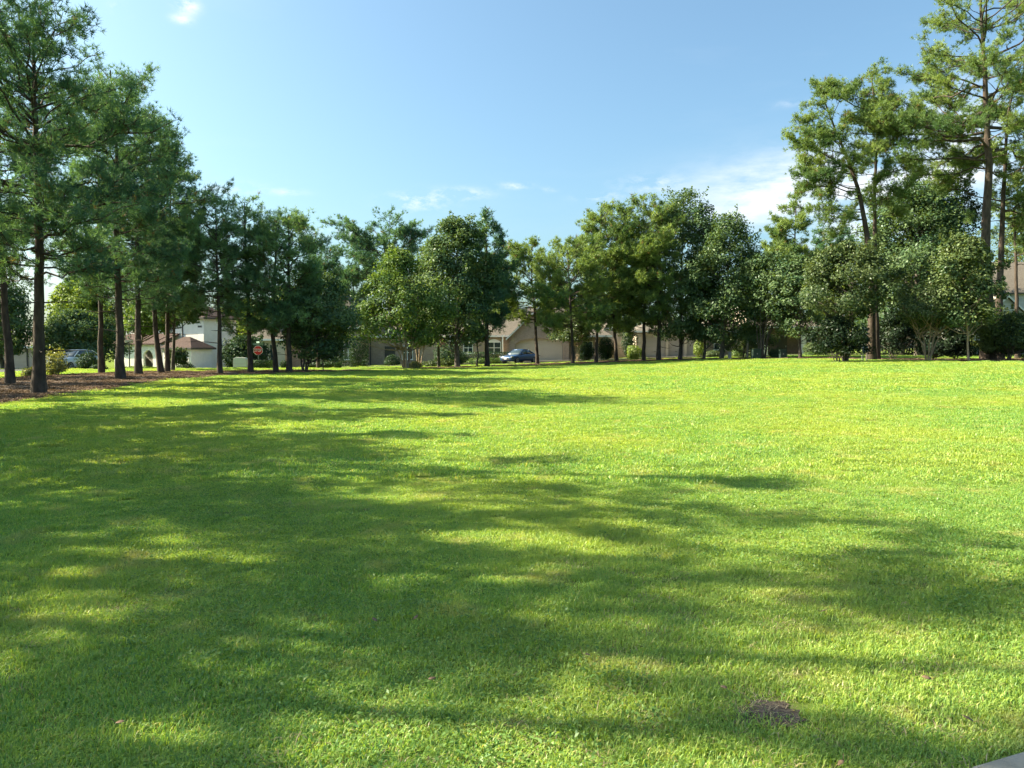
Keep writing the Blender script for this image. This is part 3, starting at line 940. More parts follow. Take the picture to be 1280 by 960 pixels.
# pale pole near the dark multi-stemmed tree
x0 = site(934, 73)
pp = thing('wooden_pole', 'slim pale wooden pole beside the green utility boxes under the trees', 'pole', x0)
bm = bmesh.new(); b_tube(bm, (0, 0, -.3), (0, 0, 3.55), .085, .06, 10); put('shaft', bm_mesh('shaft', bm, M['pale_wood']), pp)
bm = bmesh.new(); b_tube(bm, (0, 0, 3.551), (0, 0, 3.62), .085, .03, 10); put('cap', bm_mesh('cap', bm, M['metal']), pp)


def utility_box(px, Y, w, h, label, mat='box_green'):
    x0 = site(px, Y)
    u = thing('utility_box', label, 'utility box', x0)
    boxes('cabinet', M[mat], [(-w / 2, w / 2, -w * .4, w * .4, .06, h)], u, .03)
    boxes('plinth', M['concrete'], [(-w / 2 - .08, w / 2 + .08, -w * .4 - .08, w * .4 + .08, -.1, .058)], u)
    boxes('lid', M[mat], [(-w / 2 - .03, w / 2 + .03, -w * .4 - .03, w * .4 + .03, h + .002, h + .06)], u, .015)
    boxes('latch', M['metal'], [(-.04, .04, -w * .4 - .03, -w * .4 - .002, h * .5, h * .5 + .12)], u)


utility_box(945, 67, .75, .85, 'squat green utility box left of the dark multi stemmed tree trunks')
utility_box(978, 66.5, .55, .75, 'smaller green utility box right of the dark multi stemmed tree trunks')
utility_box(912, 69, .28, .62, 'narrow pale utility pedestal at the foot of the grey oak trunk', 'grey_paint')

x0 = site(1081, 53)
sg = thing('notice_sign', 'small grey notice panel on two short posts at the shrub edge', 'sign', x0)
for xx in (-.13, .13):
    bm = bmesh.new(); b_box(bm, xx - .02, xx + .02, -.02, .02, -.2, 1.05); put('post', bm_mesh('post', bm, M['metal']), sg)
boxes('panel', M['grey_paint'], [(-.19, .19, -.035, -.0205, .62, 1.08)], sg, .004)
x0 = site(1077, 53.6)
sp_ = thing('marker_post', 'thin grey pole with small bent plate left of the notice panel', 'post', x0)
bm = bmesh.new(); b_tube(bm, (0, 0, -.2), (0, 0, 1.95), .022, .02, 8); put('pole', bm_mesh('pole', bm, M['metal']), sp_)
boxes('plate', M['grey_paint'], [(-.02, .26, -.035, -.024, 1.45, 1.85)], sp_, .003)
x0 = site(775, 80.5)
wg = thing('wooden_gate', 'narrow cedar gate between two posts beside the round dark shrub', 'gate', (x0[0], 87, tz1(x0[0], 87)))
for xx in (-.55, .45):
    boxes('gate_post', M['wood'], [(xx - .06, xx + .06, -.06, .06, -.2, 1.95)], wg)
bm = bmesh.new()
for k in range(6):
    b_box(bm, -.47 + k * .14, -.345 + k * .14, -.02, .02, .1, 1.7)
b_box(bm, -.48, .38, .0205, .05, .35, .47); b_box(bm, -.48, .38, .0205, .05, 1.3, 1.42)
put('leaf_panel', bm_mesh('leaf_panel', bm, M['wood']), wg)


# ------------------------------------------------------------------ trees
def unit(v):
    return v / (np.linalg.norm(v, axis=-1, keepdims=True) + 1e-9)


def prof(kind, t):
    t = np.clip(t, 0, 1)
    if kind == 'cone':
        return np.minimum(1, .50 + 2.4 * t) * (1 - t) ** .72 * 1.12 + .05
    if kind == 'oval':
        return np.sqrt(np.maximum(.02, 1 - ((t - .42) / .60) ** 2))
    if kind == 'round':
        return np.sqrt(np.maximum(.03, 1 - ((t - .48) / .55) ** 2))
    if kind == 'dome':
        return np.sqrt(np.maximum(.02, 1 - ((t - .22) / .80) ** 2))
    if kind == 'vase':
        return np.sqrt(np.maximum(.03, 1 - ((t - .62) / .66) ** 2))
    if kind == 'flat':
        return np.sqrt(np.maximum(.03, 1 - ((t - .66) / .70) ** 2))
    return np.ones_like(t)


def lumps(rg, amp):
    k = [(1, rg.uniform(0, 6.3), rg.uniform(-4, 4)), (2, rg.uniform(0, 6.3), rg.uniform(-7, 7)), (3, rg.uniform(0, 6.3), rg.uniform(-10, 10)), (5, rg.uniform(0, 6.3), rg.uniform(-16, 16))]
    def f(az, t):
        s = sum(np.sin(a * az + p + q * t) * (1.0, .9, .8, .6)[i] for i, (a, p, q) in enumerate(k))
        return 1 + amp * s / 1.7
    return f


def path_at(path, z):
    p = np.asarray(path, float)
    return np.stack([np.interp(z, p[:, 2], p[:, 0]), np.interp(z, p[:, 2], p[:, 1])], -1)


def trunk_tube(path, r0, r1, rg, n=14, sides=10, flare=1.5, wob=0.0):
    p = dense(path, n)
    t = np.linspace(0, 1, n)
    if wob:
        p[1:-1, :2] += rg.normal(0, wob, (n - 2, 2))
    rad = (r0 * (1 - t) + r1 * t) * (1 + (flare - 1) * np.exp(-t * 22))
    p[0, 2] -= .25
    return tube_batch(p[None], rad[None], sides), p


def leaves(C, D, size, rg, asp=.55, fold=.25):
    """rhombic leaf cards: C centres (n,3), D normals"""
    n = len(C)
    a = unit(np.cross(D, rg.normal(size=(n, 3))))
    b = np.cross(D, a)
    s = size * rg.uniform(.65, 1.25, (n, 1))
    h = s * asp
    base, tip = C - a * s * .5, C + a * s * .5
    m = C + D * s * fold * .4
    V = np.stack([base, m + b * h * .5, tip, m - b * h * .5], 1).reshape(-1, 3)
    Q = np.arange(4 * n).reshape(n, 4)
    return V, Q


def needles(C, D, n, ln, w, rg, spread=.75):
    k = len(C)
    d = unit(D[:, None, :] * .62 + rg.normal(size=(k, n, 3)) * spread * .75)
    s = unit(np.cross(d, rg.normal(size=(k, n, 3))))
    L_ = ln * rg.uniform(.65, 1.1, (k, n, 1))
    c = C[:, None, :] + rg.normal(size=(k, n, 3)) * ln * .10
    V = np.stack([c - s * w * .5, c + s * w * .5, c + d * L_], 2).reshape(-1, 3)
    return V, np.arange(3 * k * n).reshape(-1, 3)


def finish(name, label, cat, group, loc, trunk, crown, bark, leafm):
    t = thing(name, label, cat, loc, 0, group)
    off = np.array(loc)
    put('trunk', np_mesh('trunk', trunk[0] - off, [trunk[1]], M[bark], smooth=True), t)
    put('crown', np_mesh('crown', crown[0] - off, [crown[1]], LEAF[leafm], tint=crown[2]), t)
    return t


def spec(base_px, Y, top, bot, l, r, lean=None, base_x=None):
    X = (base_px - PX0) / F * Y if base_x is None else base_x
    z0 = tz1(X, Y)
    zt = P(640, top, Y).z
    zb = P(640, bot, Y).z
    k = Y / F
    return X, z0, zt, zb, (l - PX0) * k, (r - PX0) * k


def pine(label, base_px, Y, top, bot, l, r, seed, trunk=.17, style='cone', nt=2600, nn=10, ln=.28, nw=.035, nb=46, lean=None, leaf='pine', group=None,
         up=(.05, .75), s0=.35, lump=.28, gaps=0.0, name='pine_tree', tw=.75, cat='pine tree', droop=.0, base_x=None, low=0, k=1.7, sub=.12):
    rg = np.random.default_rng(seed)
    X, z0, zt, zb, xl, xr = spec(base_px, Y, top, bot, l, r, base_x=base_x)
    if base_x is not None:
        xl, xr = base_x + l, base_x + r
        zt, zb = z0 + top, z0 + bot
    Rr, xc = (xr - xl) / 2 * 1.12, (xr + xl) / 2
    nb, nt = int(nb * 1.35), int(nt * k)
    H = zt - z0
    if lean:
        path = [(X, Y, z0)] + [tuple(P(px, py, Y + dy)) for (px, py, dy) in lean]
        if path[-1][2] < zt - .3:
            path.append((path[-1][0] + (xc - path[-1][0]) * .5, path[-1][1], zt - .1))
    else:
        path = [(X, Y, z0), (X + .35 * (xc - X), Y, z0 + H * .45), (xc * .7 + X * .3, Y + rg.normal(0, .15), z0 + H * .75), (xc, Y, zt - .15)]
    tt, pth = trunk_tube(path, trunk, trunk * .16, rg, 18, 10, 1.45, .02)
    pth = pth[np.argsort(pth[:, 2])]
    lf = lumps(rg, lump)
    # branches in loose whorls
    t = np.sort(np.clip((np.arange(nb) + rg.uniform(-.5, .5, nb)) / nb, 0, 1))
    t = np.round(t * nb / 3.2) / (nb / 3.2) + rg.normal(0, .012, nb)
    t = np.clip(t, 0, .99)
    az = np.arange(nb) * 2.39996 + rg.normal(0, .35, nb)
    Rt = Rr * prof(style, t) * lf(az, t) * rg.uniform(.72, 1.08, nb)
    if gaps:
        Rt *= np.where(rg.random(nb) < gaps, rg.uniform(.25, .5, nb), 1)
    zbr = zb + t * (zt - zb)
    ax = path_at(pth, zbr)
    cen = np.stack([np.full(nb, xc), np.full(nb, Y)], -1)
    dirh = np.stack([np.cos(az), np.sin(az)], -1)
    tip2 = cen * .65 + ax * .35 + dirh * Rt[:, None]
    hv = tip2 - ax
    Lb = np.linalg.norm(hv, axis=1)
    e = (up[0] + (up[1] - up[0]) * t ** 1.3) * rg.uniform(.6, 1.3, nb)
    z_start = zbr - Lb * e * .55
    z_start = np.maximum(z_start, z0 + .3 * (zb - z0))
    s = np.linspace(0, 1, 6)
    B = np.zeros((nb, 6, 3))
    st = path_at(pth, z_start)
    B[..., 0] = st[:, None, 0] + (tip2 - st)[:, None, 0] * s
    B[..., 1] = st[:, None, 1] + (tip2 - st)[:, None, 1] * s
    B[..., 2] = z_start[:, None] + (Lb * e)[:, None] * (s + .22 * np.sin(np.pi * s)[None] * rg.uniform(-.8, 1.2, (nb, 1))) - droop * Lb[:, None] * s ** 2
    B[:, 1:5] += rg.normal(0, .045, (nb, 4, 3)) * Lb[:, None, None] * .6
    rad = (.010 + .011 * Lb)[:, None] * (1 - .78 * s)[None]
    rad = np.minimum(rad, trunk * .6)
    bt = tube_batch(B, rad, 5)
    ns = nb * 3
    jj = rg.choice(nb, ns, p=np.maximum(Lb, .2) ** 1.2 / (np.maximum(Lb, .2) ** 1.2).sum())
    us = rg.uniform(.28, .92, ns)
    fi = us * 5; i0 = np.minimum(fi.astype(int), 4); fr = (fi - i0)[:, None]
    p0 = B[jj, i0] * (1 - fr) + B[jj, i0 + 1] * fr
    tg = unit(B[jj, i0 + 1] - B[jj, i0])
    la = unit(np.stack([-tg[:, 1], tg[:, 0], np.zeros(ns)], -1)) * rg.choice([-1, 1], (ns, 1))
    ds = unit(tg * rg.uniform(.3, .9, (ns, 1)) + la * rg.uniform(.3, 1, (ns, 1)) + np.array([0, 0, 1.]) * rg.uniform(-.15, .6, (ns, 1)))
    Ls = Lb[jj] * rg.uniform(.22, .52, ns) * (1.2 - .5 * us)
    SB = p0[:, None] + ds[:, None] * Ls[:, None, None] * s[None, :, None]
    SB[..., 2] += (Ls * .14)[:, None] * s[None] ** 2
    SB[:, 1:] += rg.normal(0, .035, (ns, 5, 3)) * Ls[:, None, None]
    bt = join_tubes(bt, tube_batch(SB, np.maximum(.007, (.006 + .014 * Ls)[:, None] * (1 - .75 * s)[None]), 4))
    jb = np.concatenate([np.arange(nb), jj])
    wB = np.concatenate([np.maximum(Lb, .25) ** 1.2 * .7, np.maximum(Ls, .15) ** 1.1 * 1.25])
    Ball = np.concatenate([B, SB]); Lall = np.concatenate([Lb, Ls * 1.6])
    lo = np.concatenate([np.full(nb, s0), np.full(ns, sub)])
    # twigs
    NT = max(10, nt // 4)
    jx = rg.choice(len(wB), NT, p=wB / wB.sum())
    j = jb[jx]
    u = lo[jx] + (1 - lo[jx]) * rg.random(NT) ** .8
    fi = u * 5; i0 = np.minimum(fi.astype(int), 4); fr = (fi - i0)[:, None]
    pos = Ball[jx, i0] * (1 - fr) + Ball[jx, i0 + 1] * fr
    tang = unit(Ball[jx, i0 + 1] - Ball[jx, i0])
    lat = unit(np.stack([-tang[:, 1], tang[:, 0], np.zeros(NT)], -1))
    d = unit(tang * rg.uniform(.25, 1, (NT, 1)) + lat * rg.uniform(-1, 1, (NT, 1)) + np.array([0, 0, 1.]) * rg.uniform(-.45, .95, (NT, 1)))
    tl = tw * rg.uniform(.35, 1, NT) * (.35 + .65 * np.minimum(1, Lall[jx] / 1.6)) * (1.15 - .45 * u)
    e1 = pos + d * tl[:, None]
    TW = np.stack([pos, (pos + e1) / 2 + rg.normal(0, .03, (NT, 3)), e1], 1)
    twt = tube_batch(TW, np.full((NT, 3), .009) * np.array([1.3, 1, .7]), 3)
    # top leader tufts
    f = np.array([.45, .65, .85, 1.02])
    C = (pos[:, None] + d[:, None] * tl[:, None, None] * f[None, :, None]).reshape(-1, 3)
    C += rg.normal(0, .13, C.shape)
    D = np.repeat(d, 4, 0) * .8 + np.array([0, 0, .35])
    tb = np.repeat(np.clip(rg.normal(.46, .15, nb)[j] + rg.normal(0, .10, len(wB))[jx] + rg.normal(0, .08, NT), 0, .9), 4)
    lead = np.stack([np.full(24, pth[-1, 0]), np.full(24, pth[-1, 1]), zt - rg.random(24) * min(1.2, H * .1)], -1) + rg.normal(0, .13, (24, 3))
    C = np.concatenate([C, lead]); D = unit(np.concatenate([D, rg.normal(0, .5, (24, 3)) + np.array([0, 0, .8])]))
    tb = np.concatenate([tb, np.full(24, .6)])
    if low:                                   # a few dead bare stubs below the crown
        nbs = low
        zz = rg.uniform(z0 + .35 * (zb - z0), zb, nbs); a2 = rg.uniform(0, 6.28, nbs); LL = rg.uniform(.6, 2.0, nbs)
        q0 = path_at(pth, zz)
        S = np.zeros((nbs, 4, 3)); ss_ = np.linspace(0, 1, 4)
        S[..., 0] = q0[:, None, 0] + np.cos(a2)[:, None] * LL[:, None] * ss_
        S[..., 1] = q0[:, None, 1] + np.sin(a2)[:, None] * LL[:, None] * ss_
        S[..., 2] = zz[:, None] + LL[:, None] * .25 * np.sin(ss_ * 2.2)[None] * rg.uniform(-.6, 1, (nbs, 1))
        lowt = tube_batch(S, np.array([.03, .022, .015, .006])[None].repeat(nbs, 0), 5)
    V, Tq = needles(C, D, nn, ln, nw, rg)
    tint = np.repeat(np.clip(tb + rg.normal(0, .06, len(tb)), 0, .92), nn * 3)
    dead = rg.random(len(tb)) < .018
    tint[np.repeat(dead, nn * 3)] = 1.0
    parts = [tt, bt, twt] + ([lowt] if low else [])
    return finish(name, label, cat, group, (X, Y, z0), join_tubes(*parts), (V, Tq, tint), 'bark_pine', leaf)


def broad(label, base_px, Y, top, bot, l, r, seed, trunk=.16, style='oval', nl=11000, ls=.19, ncl=85, leaf='oak', bark='bark_grey', name='oak_tree', group=None,
          cat='tree', lump=.22, crs=(.17, .27), stems=1, fan=.16, asp=.6, base_x=None, sprays=10, inner=.12, depth=.95, fork=.35):
    rg = np.random.default_rng(seed)
    X, z0, zt, zb, xl, xr = spec(base_px, Y, top, bot, l, r)
    if base_x is not None:
        X = base_x; z0 = tz1(X, Y); xl, xr = X + l, X + r; zt, zb = z0 + top, z0 + bot
    Rr, xc = (xr - xl) / 2 * 1.05, (xr + xl) / 2
    nl, ncl, ls = int(nl * 1.5), int(ncl * 1.25), ls * 1.25
    Hc = zt - zb
    lf = lumps(rg, lump)
    t = np.clip(rg.beta(1.15, 1.05, ncl), .03, .97)
    az = np.arange(ncl) * 2.39996 + rg.normal(0, .4, ncl)
    cr = Rr * rg.uniform(*crs, ncl)
    rr = np.maximum(0, Rr * prof(style, t) * lf(az, t) - cr * .8) * rg.uniform(.45, 1, ncl) ** .55
    C0 = np.stack([xc + np.cos(az) * rr, Y + np.sin(az) * rr * depth, zb + cr * .5 + t * (Hc - cr * 1.3)], -1)
    # a crowning clump and some thin sprays that break the outline
    tips = np.stack([xc + rg.normal(0, .12 * Rr, 3), Y + rg.normal(0, .12 * Rr, 3), np.full(3, zt - .35 * Rr * crs[0]) - rg.random(3) * .3], -1)
    C0 = np.concatenate([C0, tips]); cr = np.concatenate([cr, np.full(3, Rr * crs[0] * .8)])
    n = len(C0)
    w = cr ** 2; cnt = np.maximum(6, (nl * (1 - inner) * w / w.sum()).astype(int))
    k = np.repeat(np.arange(n), cnt)
    d = unit(rg.normal(size=(len(k), 3)))
    rad = rg.random((len(k), 1)) ** .45
    Cn = C0[k] + d * rad * cr[k][:, None] * np.array([1.12, 1.12, .78])
    out = unit(C0[k] - np.array([xc, Y, zb + .35 * Hc]))
    Dn = unit(d * .55 + out * .45 + np.array([0, 0, .55]) + rg.normal(size=d.shape) * .55)
    ti = np.clip(rg.normal(.45, .2, n), .05, .9)[k] + rg.normal(0, .14, len(k))
    ni = int(nl * inner)
    ti2 = rg.random(ni); ta = rg.random(ni); a2 = rg.uniform(0, 6.283, ni)
    r2 = Rr * prof(style, ta) * np.sqrt(rg.random(ni)) * .9
    Ci = np.stack([xc + np.cos(a2) * r2, Y + np.sin(a2) * r2 * depth, zb + .2 + ta * (Hc - .4)], -1)
    Cn = np.concatenate([Cn, Ci]); Dn = np.concatenate([Dn, unit(rg.normal(size=(ni, 3)) + np.array([0, 0, .6]))]); ti = np.concatenate([ti, ti2 * .8])
    if sprays:
        ts = rg.uniform(.35, 1, sprays); as_ = rg.uniform(0, 6.283, sprays)
        rs = Rr * prof(style, ts) * lf(as_, ts) * .92
        p0 = np.stack([xc + np.cos(as_) * rs, Y + np.sin(as_) * rs * depth, zb + ts * Hc * .97], -1)
        dv = unit(np.stack([np.cos(as_) * .6, np.sin(as_) * .6, .5 + ts], -1) + rg.normal(0, .2, (sprays, 3)))
        m = 26
        q = rg.random((sprays, m, 1))
        Cs = (p0[:, None] + dv[:, None] * q * .22 * Rr + rg.normal(0, .055 * Rr, (sprays, m, 3)) * (1.1 - q)).reshape(-1, 3)
        Cn = np.concatenate([Cn, Cs]); Dn = np.concatenate([Dn, unit(rg.normal(size=Cs.shape) + np.array([0, 0, .4]))]); ti = np.concatenate([ti, np.full(len(Cs), .6)])
    V, Q = leaves(Cn, Dn, ls, rg, asp)
    tint = np.repeat(np.clip(ti, 0, .93), 4)
    # stems and limbs
    parts, paths = [], []
    if stems == 1:
        pth = [(X, Y, z0), (X + (xc - X) * .25 + rg.normal(0, .05), Y, z0 + (zb - z0) * .8), (X + (xc - X) * .7 + rg.normal(0, .12), Y + rg.normal(0, .1), zb + Hc * .35), (xc, Y, zb + Hc * .85)]
        tb_, pp_ = trunk_tube(pth, trunk, trunk * .15, rg, 14, 9, 1.4, .03)
        parts.append(tb_); paths.append(pp_)
    else:
        for q in range(stems):
            a = q * 2 * math.pi / stems + rg.normal(0, .3)
            f_ = fan * (zb - z0 + .4 * Hc) * rg.uniform(.5, 1.3)
            b0 = trunk * 1.6
            ex, ey = X + math.cos(a) * f_ * 1.5 + (xc - X) * .6, Y + math.sin(a) * f_ * 1.5
            pth = [(X + math.cos(a) * b0, Y + math.sin(a) * b0, z0), (X + math.cos(a) * (b0 + f_ * .28), Y + math.sin(a) * (b0 + f_ * .28), z0 + (zb - z0) * .5),
                   (X + math.cos(a) * (b0 + f_ * .8) + (xc - X) * .3, Y + math.sin(a) * (b0 + f_ * .8), zb + .1 * Hc), (ex, ey, zb + Hc * rg.uniform(.4, .7))]
            tb_, pp_ = trunk_tube(pth, trunk * rg.uniform(.7, 1.1), trunk * .2, rg, 12, 7, 1.2, .03)
            parts.append(tb_); paths.append(pp_)
    nbm = min(n, 60)
    pick = rg.permutation(n)[:nbm]
    B = np.zeros((nbm, 5, 3)); s = np.linspace(0, 1, 5)
    for q, c in enumerate(pick):
        pp_ = paths[q % len(paths)]
        zs = np.clip(C0[c, 2] - np.hypot(C0[c, 0] - xc, C0[c, 1] - Y) * rg.uniform(.6, 1.0), z0 + (zb - z0) * (1 - fork * .6), pp_[-1, 2] - .1)
        st = np.array([np.interp(zs, pp_[:, 2], pp_[:, 0]), np.interp(zs, pp_[:, 2], pp_[:, 1]), zs])
        B[q] = st + (C0[c] - st) * s[:, None]
        B[q, 1:4, 2] -= .05 * Hc * np.sin(np.pi * s[1:4]) * rg.uniform(-.5, 1)
    B[:, 1:4] += rg.normal(0, .05, (nbm, 3, 3))
    Lb = np.linalg.norm(B[:, -1] - B[:, 0], axis=1)
    parts.append(tube_batch(B, (np.minimum(.010 + .013 * Lb, trunk * .55))[:, None] * (1 - .75 * s)[None], 5))
    return finish(name, label, cat, group, (X, Y, z0), join_tubes(*parts), (V, Q, tint), bark, leaf)


def shrub(label, px, Y, top, l, r, seed, bot=None, shape='dome', nl=2600, ls=.12, leaf='hedge', name='shrub', cat='shrub', group=None, lump=.12, depth=1.0, asp=.6, lift=0.0):
    rg = np.random.default_rng(seed)
    k = Y / F
    X = (px - PX0) * k
    z0 = tz1(X, Y)
    xl, xr = (l - PX0) * k, (r - PX0) * k
    xc, Rr = (xl + xr) / 2, (xr - xl) / 2
    Ht = P(640, top, Y).z - z0 - lift
    n = nl
    if shape == 'box':
        d = unit(rg.normal(size=(n, 3)))
        mx = np.abs(d).max(1, keepdims=True)
        q = d / (np.abs(d) ** 7).sum(1, keepdims=True) ** (1 / 7)
        dep = min(1.0, Rr * depth)
        rad = 1 - .28 * rg.random((n, 1)) ** 1.6
        C = np.stack([xc + q[:, 0] * Rr * rad[:, 0], Y + q[:, 1] * dep * rad[:, 0], z0 + lift + Ht * .5 + q[:, 2] * Ht * .5 * rad[:, 0]], -1)
        D = unit(q + rg.normal(0, .45, (n, 3)))
    else:
        lf = lumps(rg, lump)
        d = unit(rg.normal(size=(n, 3)))
        az = np.arctan2(d[:, 1], d[:, 0])
        if shape == 'ball':
            zc, hz = Ht * .52, Ht * .50
        else:
            zc, hz = Ht * .38, Ht * .62
            d[:, 2] = np.where(d[:, 2] < 0, d[:, 2] * .6, d[:, 2])
        rad = (1 - .5 * rg.random(n) ** 1.5) * lf(az, d[:, 2])
        C = np.stack([xc + d[:, 0] * Rr * rad, Y + d[:, 1] * Rr * depth * rad, z0 + lift + zc + d[:, 2] * hz * rad], -1)
        D = unit(d + np.array([0, 0, .4]) + rg.normal(0, .5, (n, 3)))
    V, Q = leaves(C, D, ls, rg, asp)
    ti = np.clip(rg.normal(.45, .2, n) + .15 * np.sin(C[:, 0] * 4 + C[:, 2] * 5 + seed), 0, .93)
    ns = 9
    a = rg.uniform(0, 6.283, ns)
    f = rg.uniform(.15, .7, ns)
    s = np.linspace(0, 1, 4)
    B = np.zeros((ns, 4, 3))
    B[..., 0] = xc + .06 * np.cos(a)[:, None] + (np.cos(a) * f * Rr)[:, None] * s
    B[..., 1] = Y + .06 * np.sin(a)[:, None] + (np.sin(a) * f * min(Rr, 1.2) * depth)[:, None] * s
    B[..., 2] = z0 - .08 + (Ht * rg.uniform(.6, .85, ns) + lift)[:, None] * s
    st = tube_batch(B, np.array([.028, .022, .015, .008])[None].repeat(ns, 0), 5)
    t = thing(name, label, cat, (xc, Y, z0), 0, group)
    off = np.array((xc, Y, z0))
    put('stem', np_mesh('stem', st[0] - off, [st[1]], M['bark_grey'], smooth=True), t)
    put('foliage', np_mesh('foliage', V - off, [Q], LEAF[leaf], tint=np.repeat(ti, 4)), t)
    return t


GL = 'pines along the left edge of the lawn'
near = dict(k=1.35, sub=.2, style='oval', nt=5200, nn=13, ln=.25, nw=.024, group=GL, low=5)
mid = dict(k=.92, style='oval', nt=3800, nn=11, ln=.27, nw=.032, group=GL, low=3)
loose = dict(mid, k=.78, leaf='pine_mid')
# left row (pixels of the photograph give bearing and size)
pine('tallest dark pine with bare blackish trunk nearest on the left mulch bed', 47, 26.5, -4, 345, -70, 150, 11, trunk=.20, nb=60, lean=[(49, 330, 0), (47, 240, 0), (44, 120, .2), (42, 20, .2)], s0=.3, lump=.34, **near)
pine('pine with reddish lower trunk cut by the left picture edge', 12, 33, 18, 330, -75, 62, 12, trunk=.17, nb=52, **near)
pine('straight pine with flared base on the mulch, first right of the white parked car', 151, 38, 84, 372, 78, 216, 13, trunk=.20, nb=54, **near)
pine('slim pine between the white parked car and the flared base pine', 127, 47, 128, 360, 90, 166, 14, trunk=.16, nb=44, **mid)
pine('reddish trunked pine directly left of the white house porch arch', 173, 45, 150, 385, 138, 214, 15, trunk=.19, nb=46, **mid)
pine('leaning pine trunk just right of the porch arch', 202, 48, 152, 390, 164, 246, 16, trunk=.17, nb=46, lean=[(194, 420, 0), (193, 380, 0), (203, 250, 0)], **mid)
pine('pine beside the leaning trunk, in front of the white house wall', 209, 49.5, 194, 395, 180, 258, 17, trunk=.15, nb=44, **mid)
pine('open crowned pine in front of the white house drive', 275, 47, 252, 395, 228, 318, 18, trunk=.15, nb=40, s0=.42, **loose)
pine('pine trunk just left of the stop sign', 313, 49, 250, 415, 268, 350, 19, trunk=.16, nb=42, **loose)
pine('slightly bent pine right of the stop sign', 345, 49.5, 275, 420, 312, 388, 20, trunk=.16, nb=36, lean=[(341, 415, 0), (344, 350, 0)], **loose)
pine('pine with a grey trunk second right of the stop sign, crown tip highest there', 361, 49, 266, 415, 322, 404, 21, trunk=.17, nb=42, **loose)
pine('thin pointed pine rising behind the dark round street tree', 398, 60, 308, 420, 372, 436, 22, trunk=.14, nb=34, **mid)
broad('dark dense young oak crown overlapping the white house roof', 216, 52, 268, 408, 186, 262, 23, nl=9000, ls=.17, group=None, leaf='oak', style='oval', trunk=.12)
broad('dark round headed street tree with several stems right of the stop sign pines', 381, 51, 338, 452, 340, 452, 24, nl=12000, ls=.16, stems=4, fan=.13, trunk=.07, style='round', leaf='oak', name='street_tree', sprays=6)
broad('thin sapling in front of the clipped hedge', 404, 52, 398, 440, 384, 424, 25, nl=1500, ls=.14, ncl=20, trunk=.04, leaf='crape', name='sapling', style='round')
broad('yellow green small tree glowing between the porch pines', 172.5, 56, 372, 418, 156, 222, 26, nl=4200, ls=.17, ncl=40, leaf='crape', trunk=.09, style='round', name='garden_tree')
broad('pale flowering shrub tree before the white house wall', 219, 72, 434, 456, 210, 236, 27, nl=3000, ls=.13, ncl=40, leaf='olive', trunk=.05, stems=3, name='garden_tree', style='round')

# background trees at the left
broad('bright yellow green tree lit by the sun behind the leftmost pines', 95, 96, 345, 420, 62, 140, 31, nl=8000, ls=.30, leaf='lime', style='dome', name='garden_tree')
broad('dark spreading oak behind the white parked car', 92, 68, 384, 452, 40, 150, 32, nl=11000, ls=.20, leaf='oak', style='dome', trunk=.2)
broad('dark oak cut by the left picture edge behind the outbuilding', 6, 64, 340, 448, -60, 46, 33, nl=11000, ls=.20, leaf='oak', style='oval', trunk=.2)
broad('light green tree behind the white house garage', 300, 104, 372, 440, 262, 350, 34, nl=8000, ls=.30, leaf='lime', style='dome', name='garden_tree')
broad('green tree rising behind the white house roof', 212, 106, 352, 420, 150, 262, 35, nl=9000, ls=.3, leaf='olive', style='dome', name='garden_tree')
broad('dark magnolia mass behind the stop sign', 300, 74, 418, 464, 274, 338, 36, nl=6500, ls=.19, leaf='hedge', style='round', name='magnolia_tree', trunk=.1)
broad('mid green tree filling the gap beyond the left trunks', 130, 112, 330, 430, 96, 176, 37, nl=8000, ls=.32, leaf='olive', style='oval', name='garden_tree')

# centre group
fl = dict(nn=9, ln=.42, nw=.06, style='flat', s0=.35, gaps=.1, tw=1.3, k=2.4)
pine('distant flat topped pine above the green crape myrtle', 492, 102, 290, 366, 432, 530, 41, trunk=.26, nb=34, nt=2600, lump=.4, **fl)
pine('distant sparse pine far behind the dark street tree', 441, 108, 338, 396, 424, 462, 42, trunk=.22, nb=22, nt=1200, **fl)
broad('bright green crape myrtle with a fan of pale tan stems', 507, 58, 310, 432, 446, 552, 43, nl=15000, ls=.17, stems=6, fan=.16, trunk=.075, leaf='crape', bark='bark_tan', style='dome', name='crape_myrtle', ncl=90, lump=.34, sprays=24)
broad('smaller shaded crape myrtle behind the bright one', 524, 66, 372, 436, 498, 556, 44, nl=6000, ls=.18, stems=5, fan=.17, trunk=.065, leaf='oak', bark='bark_tan', style='round', name='crape_myrtle')
broad('tallest dense dark oak at the centre left of the frame', 572, 64, 268, 436, 520, 622, 45, nl=19000, ls=.19, leaf='oak', style='oval', trunk=.21, ncl=130, sprays=16)
broad('olive tinted oak crown pressed against the left side of the dark oak', 549, 67, 300, 420, 508, 580, 46, nl=10000, ls=.19, leaf='olive', style='oval', trunk=.13)
pine('pine with a straight black trunk right of the central oak', 609, 66, 264, 412, 570, 646, 47, trunk=.20, nb=44, nt=3200, nn=10, ln=.32, nw=.045, low=2)
broad('small thin street tree below the central pine', 596, 68, 405, 428, 574, 616, 48, nl=1600, ls=.16, ncl=22, leaf='crape', trunk=.09, style='round', name='sapling')

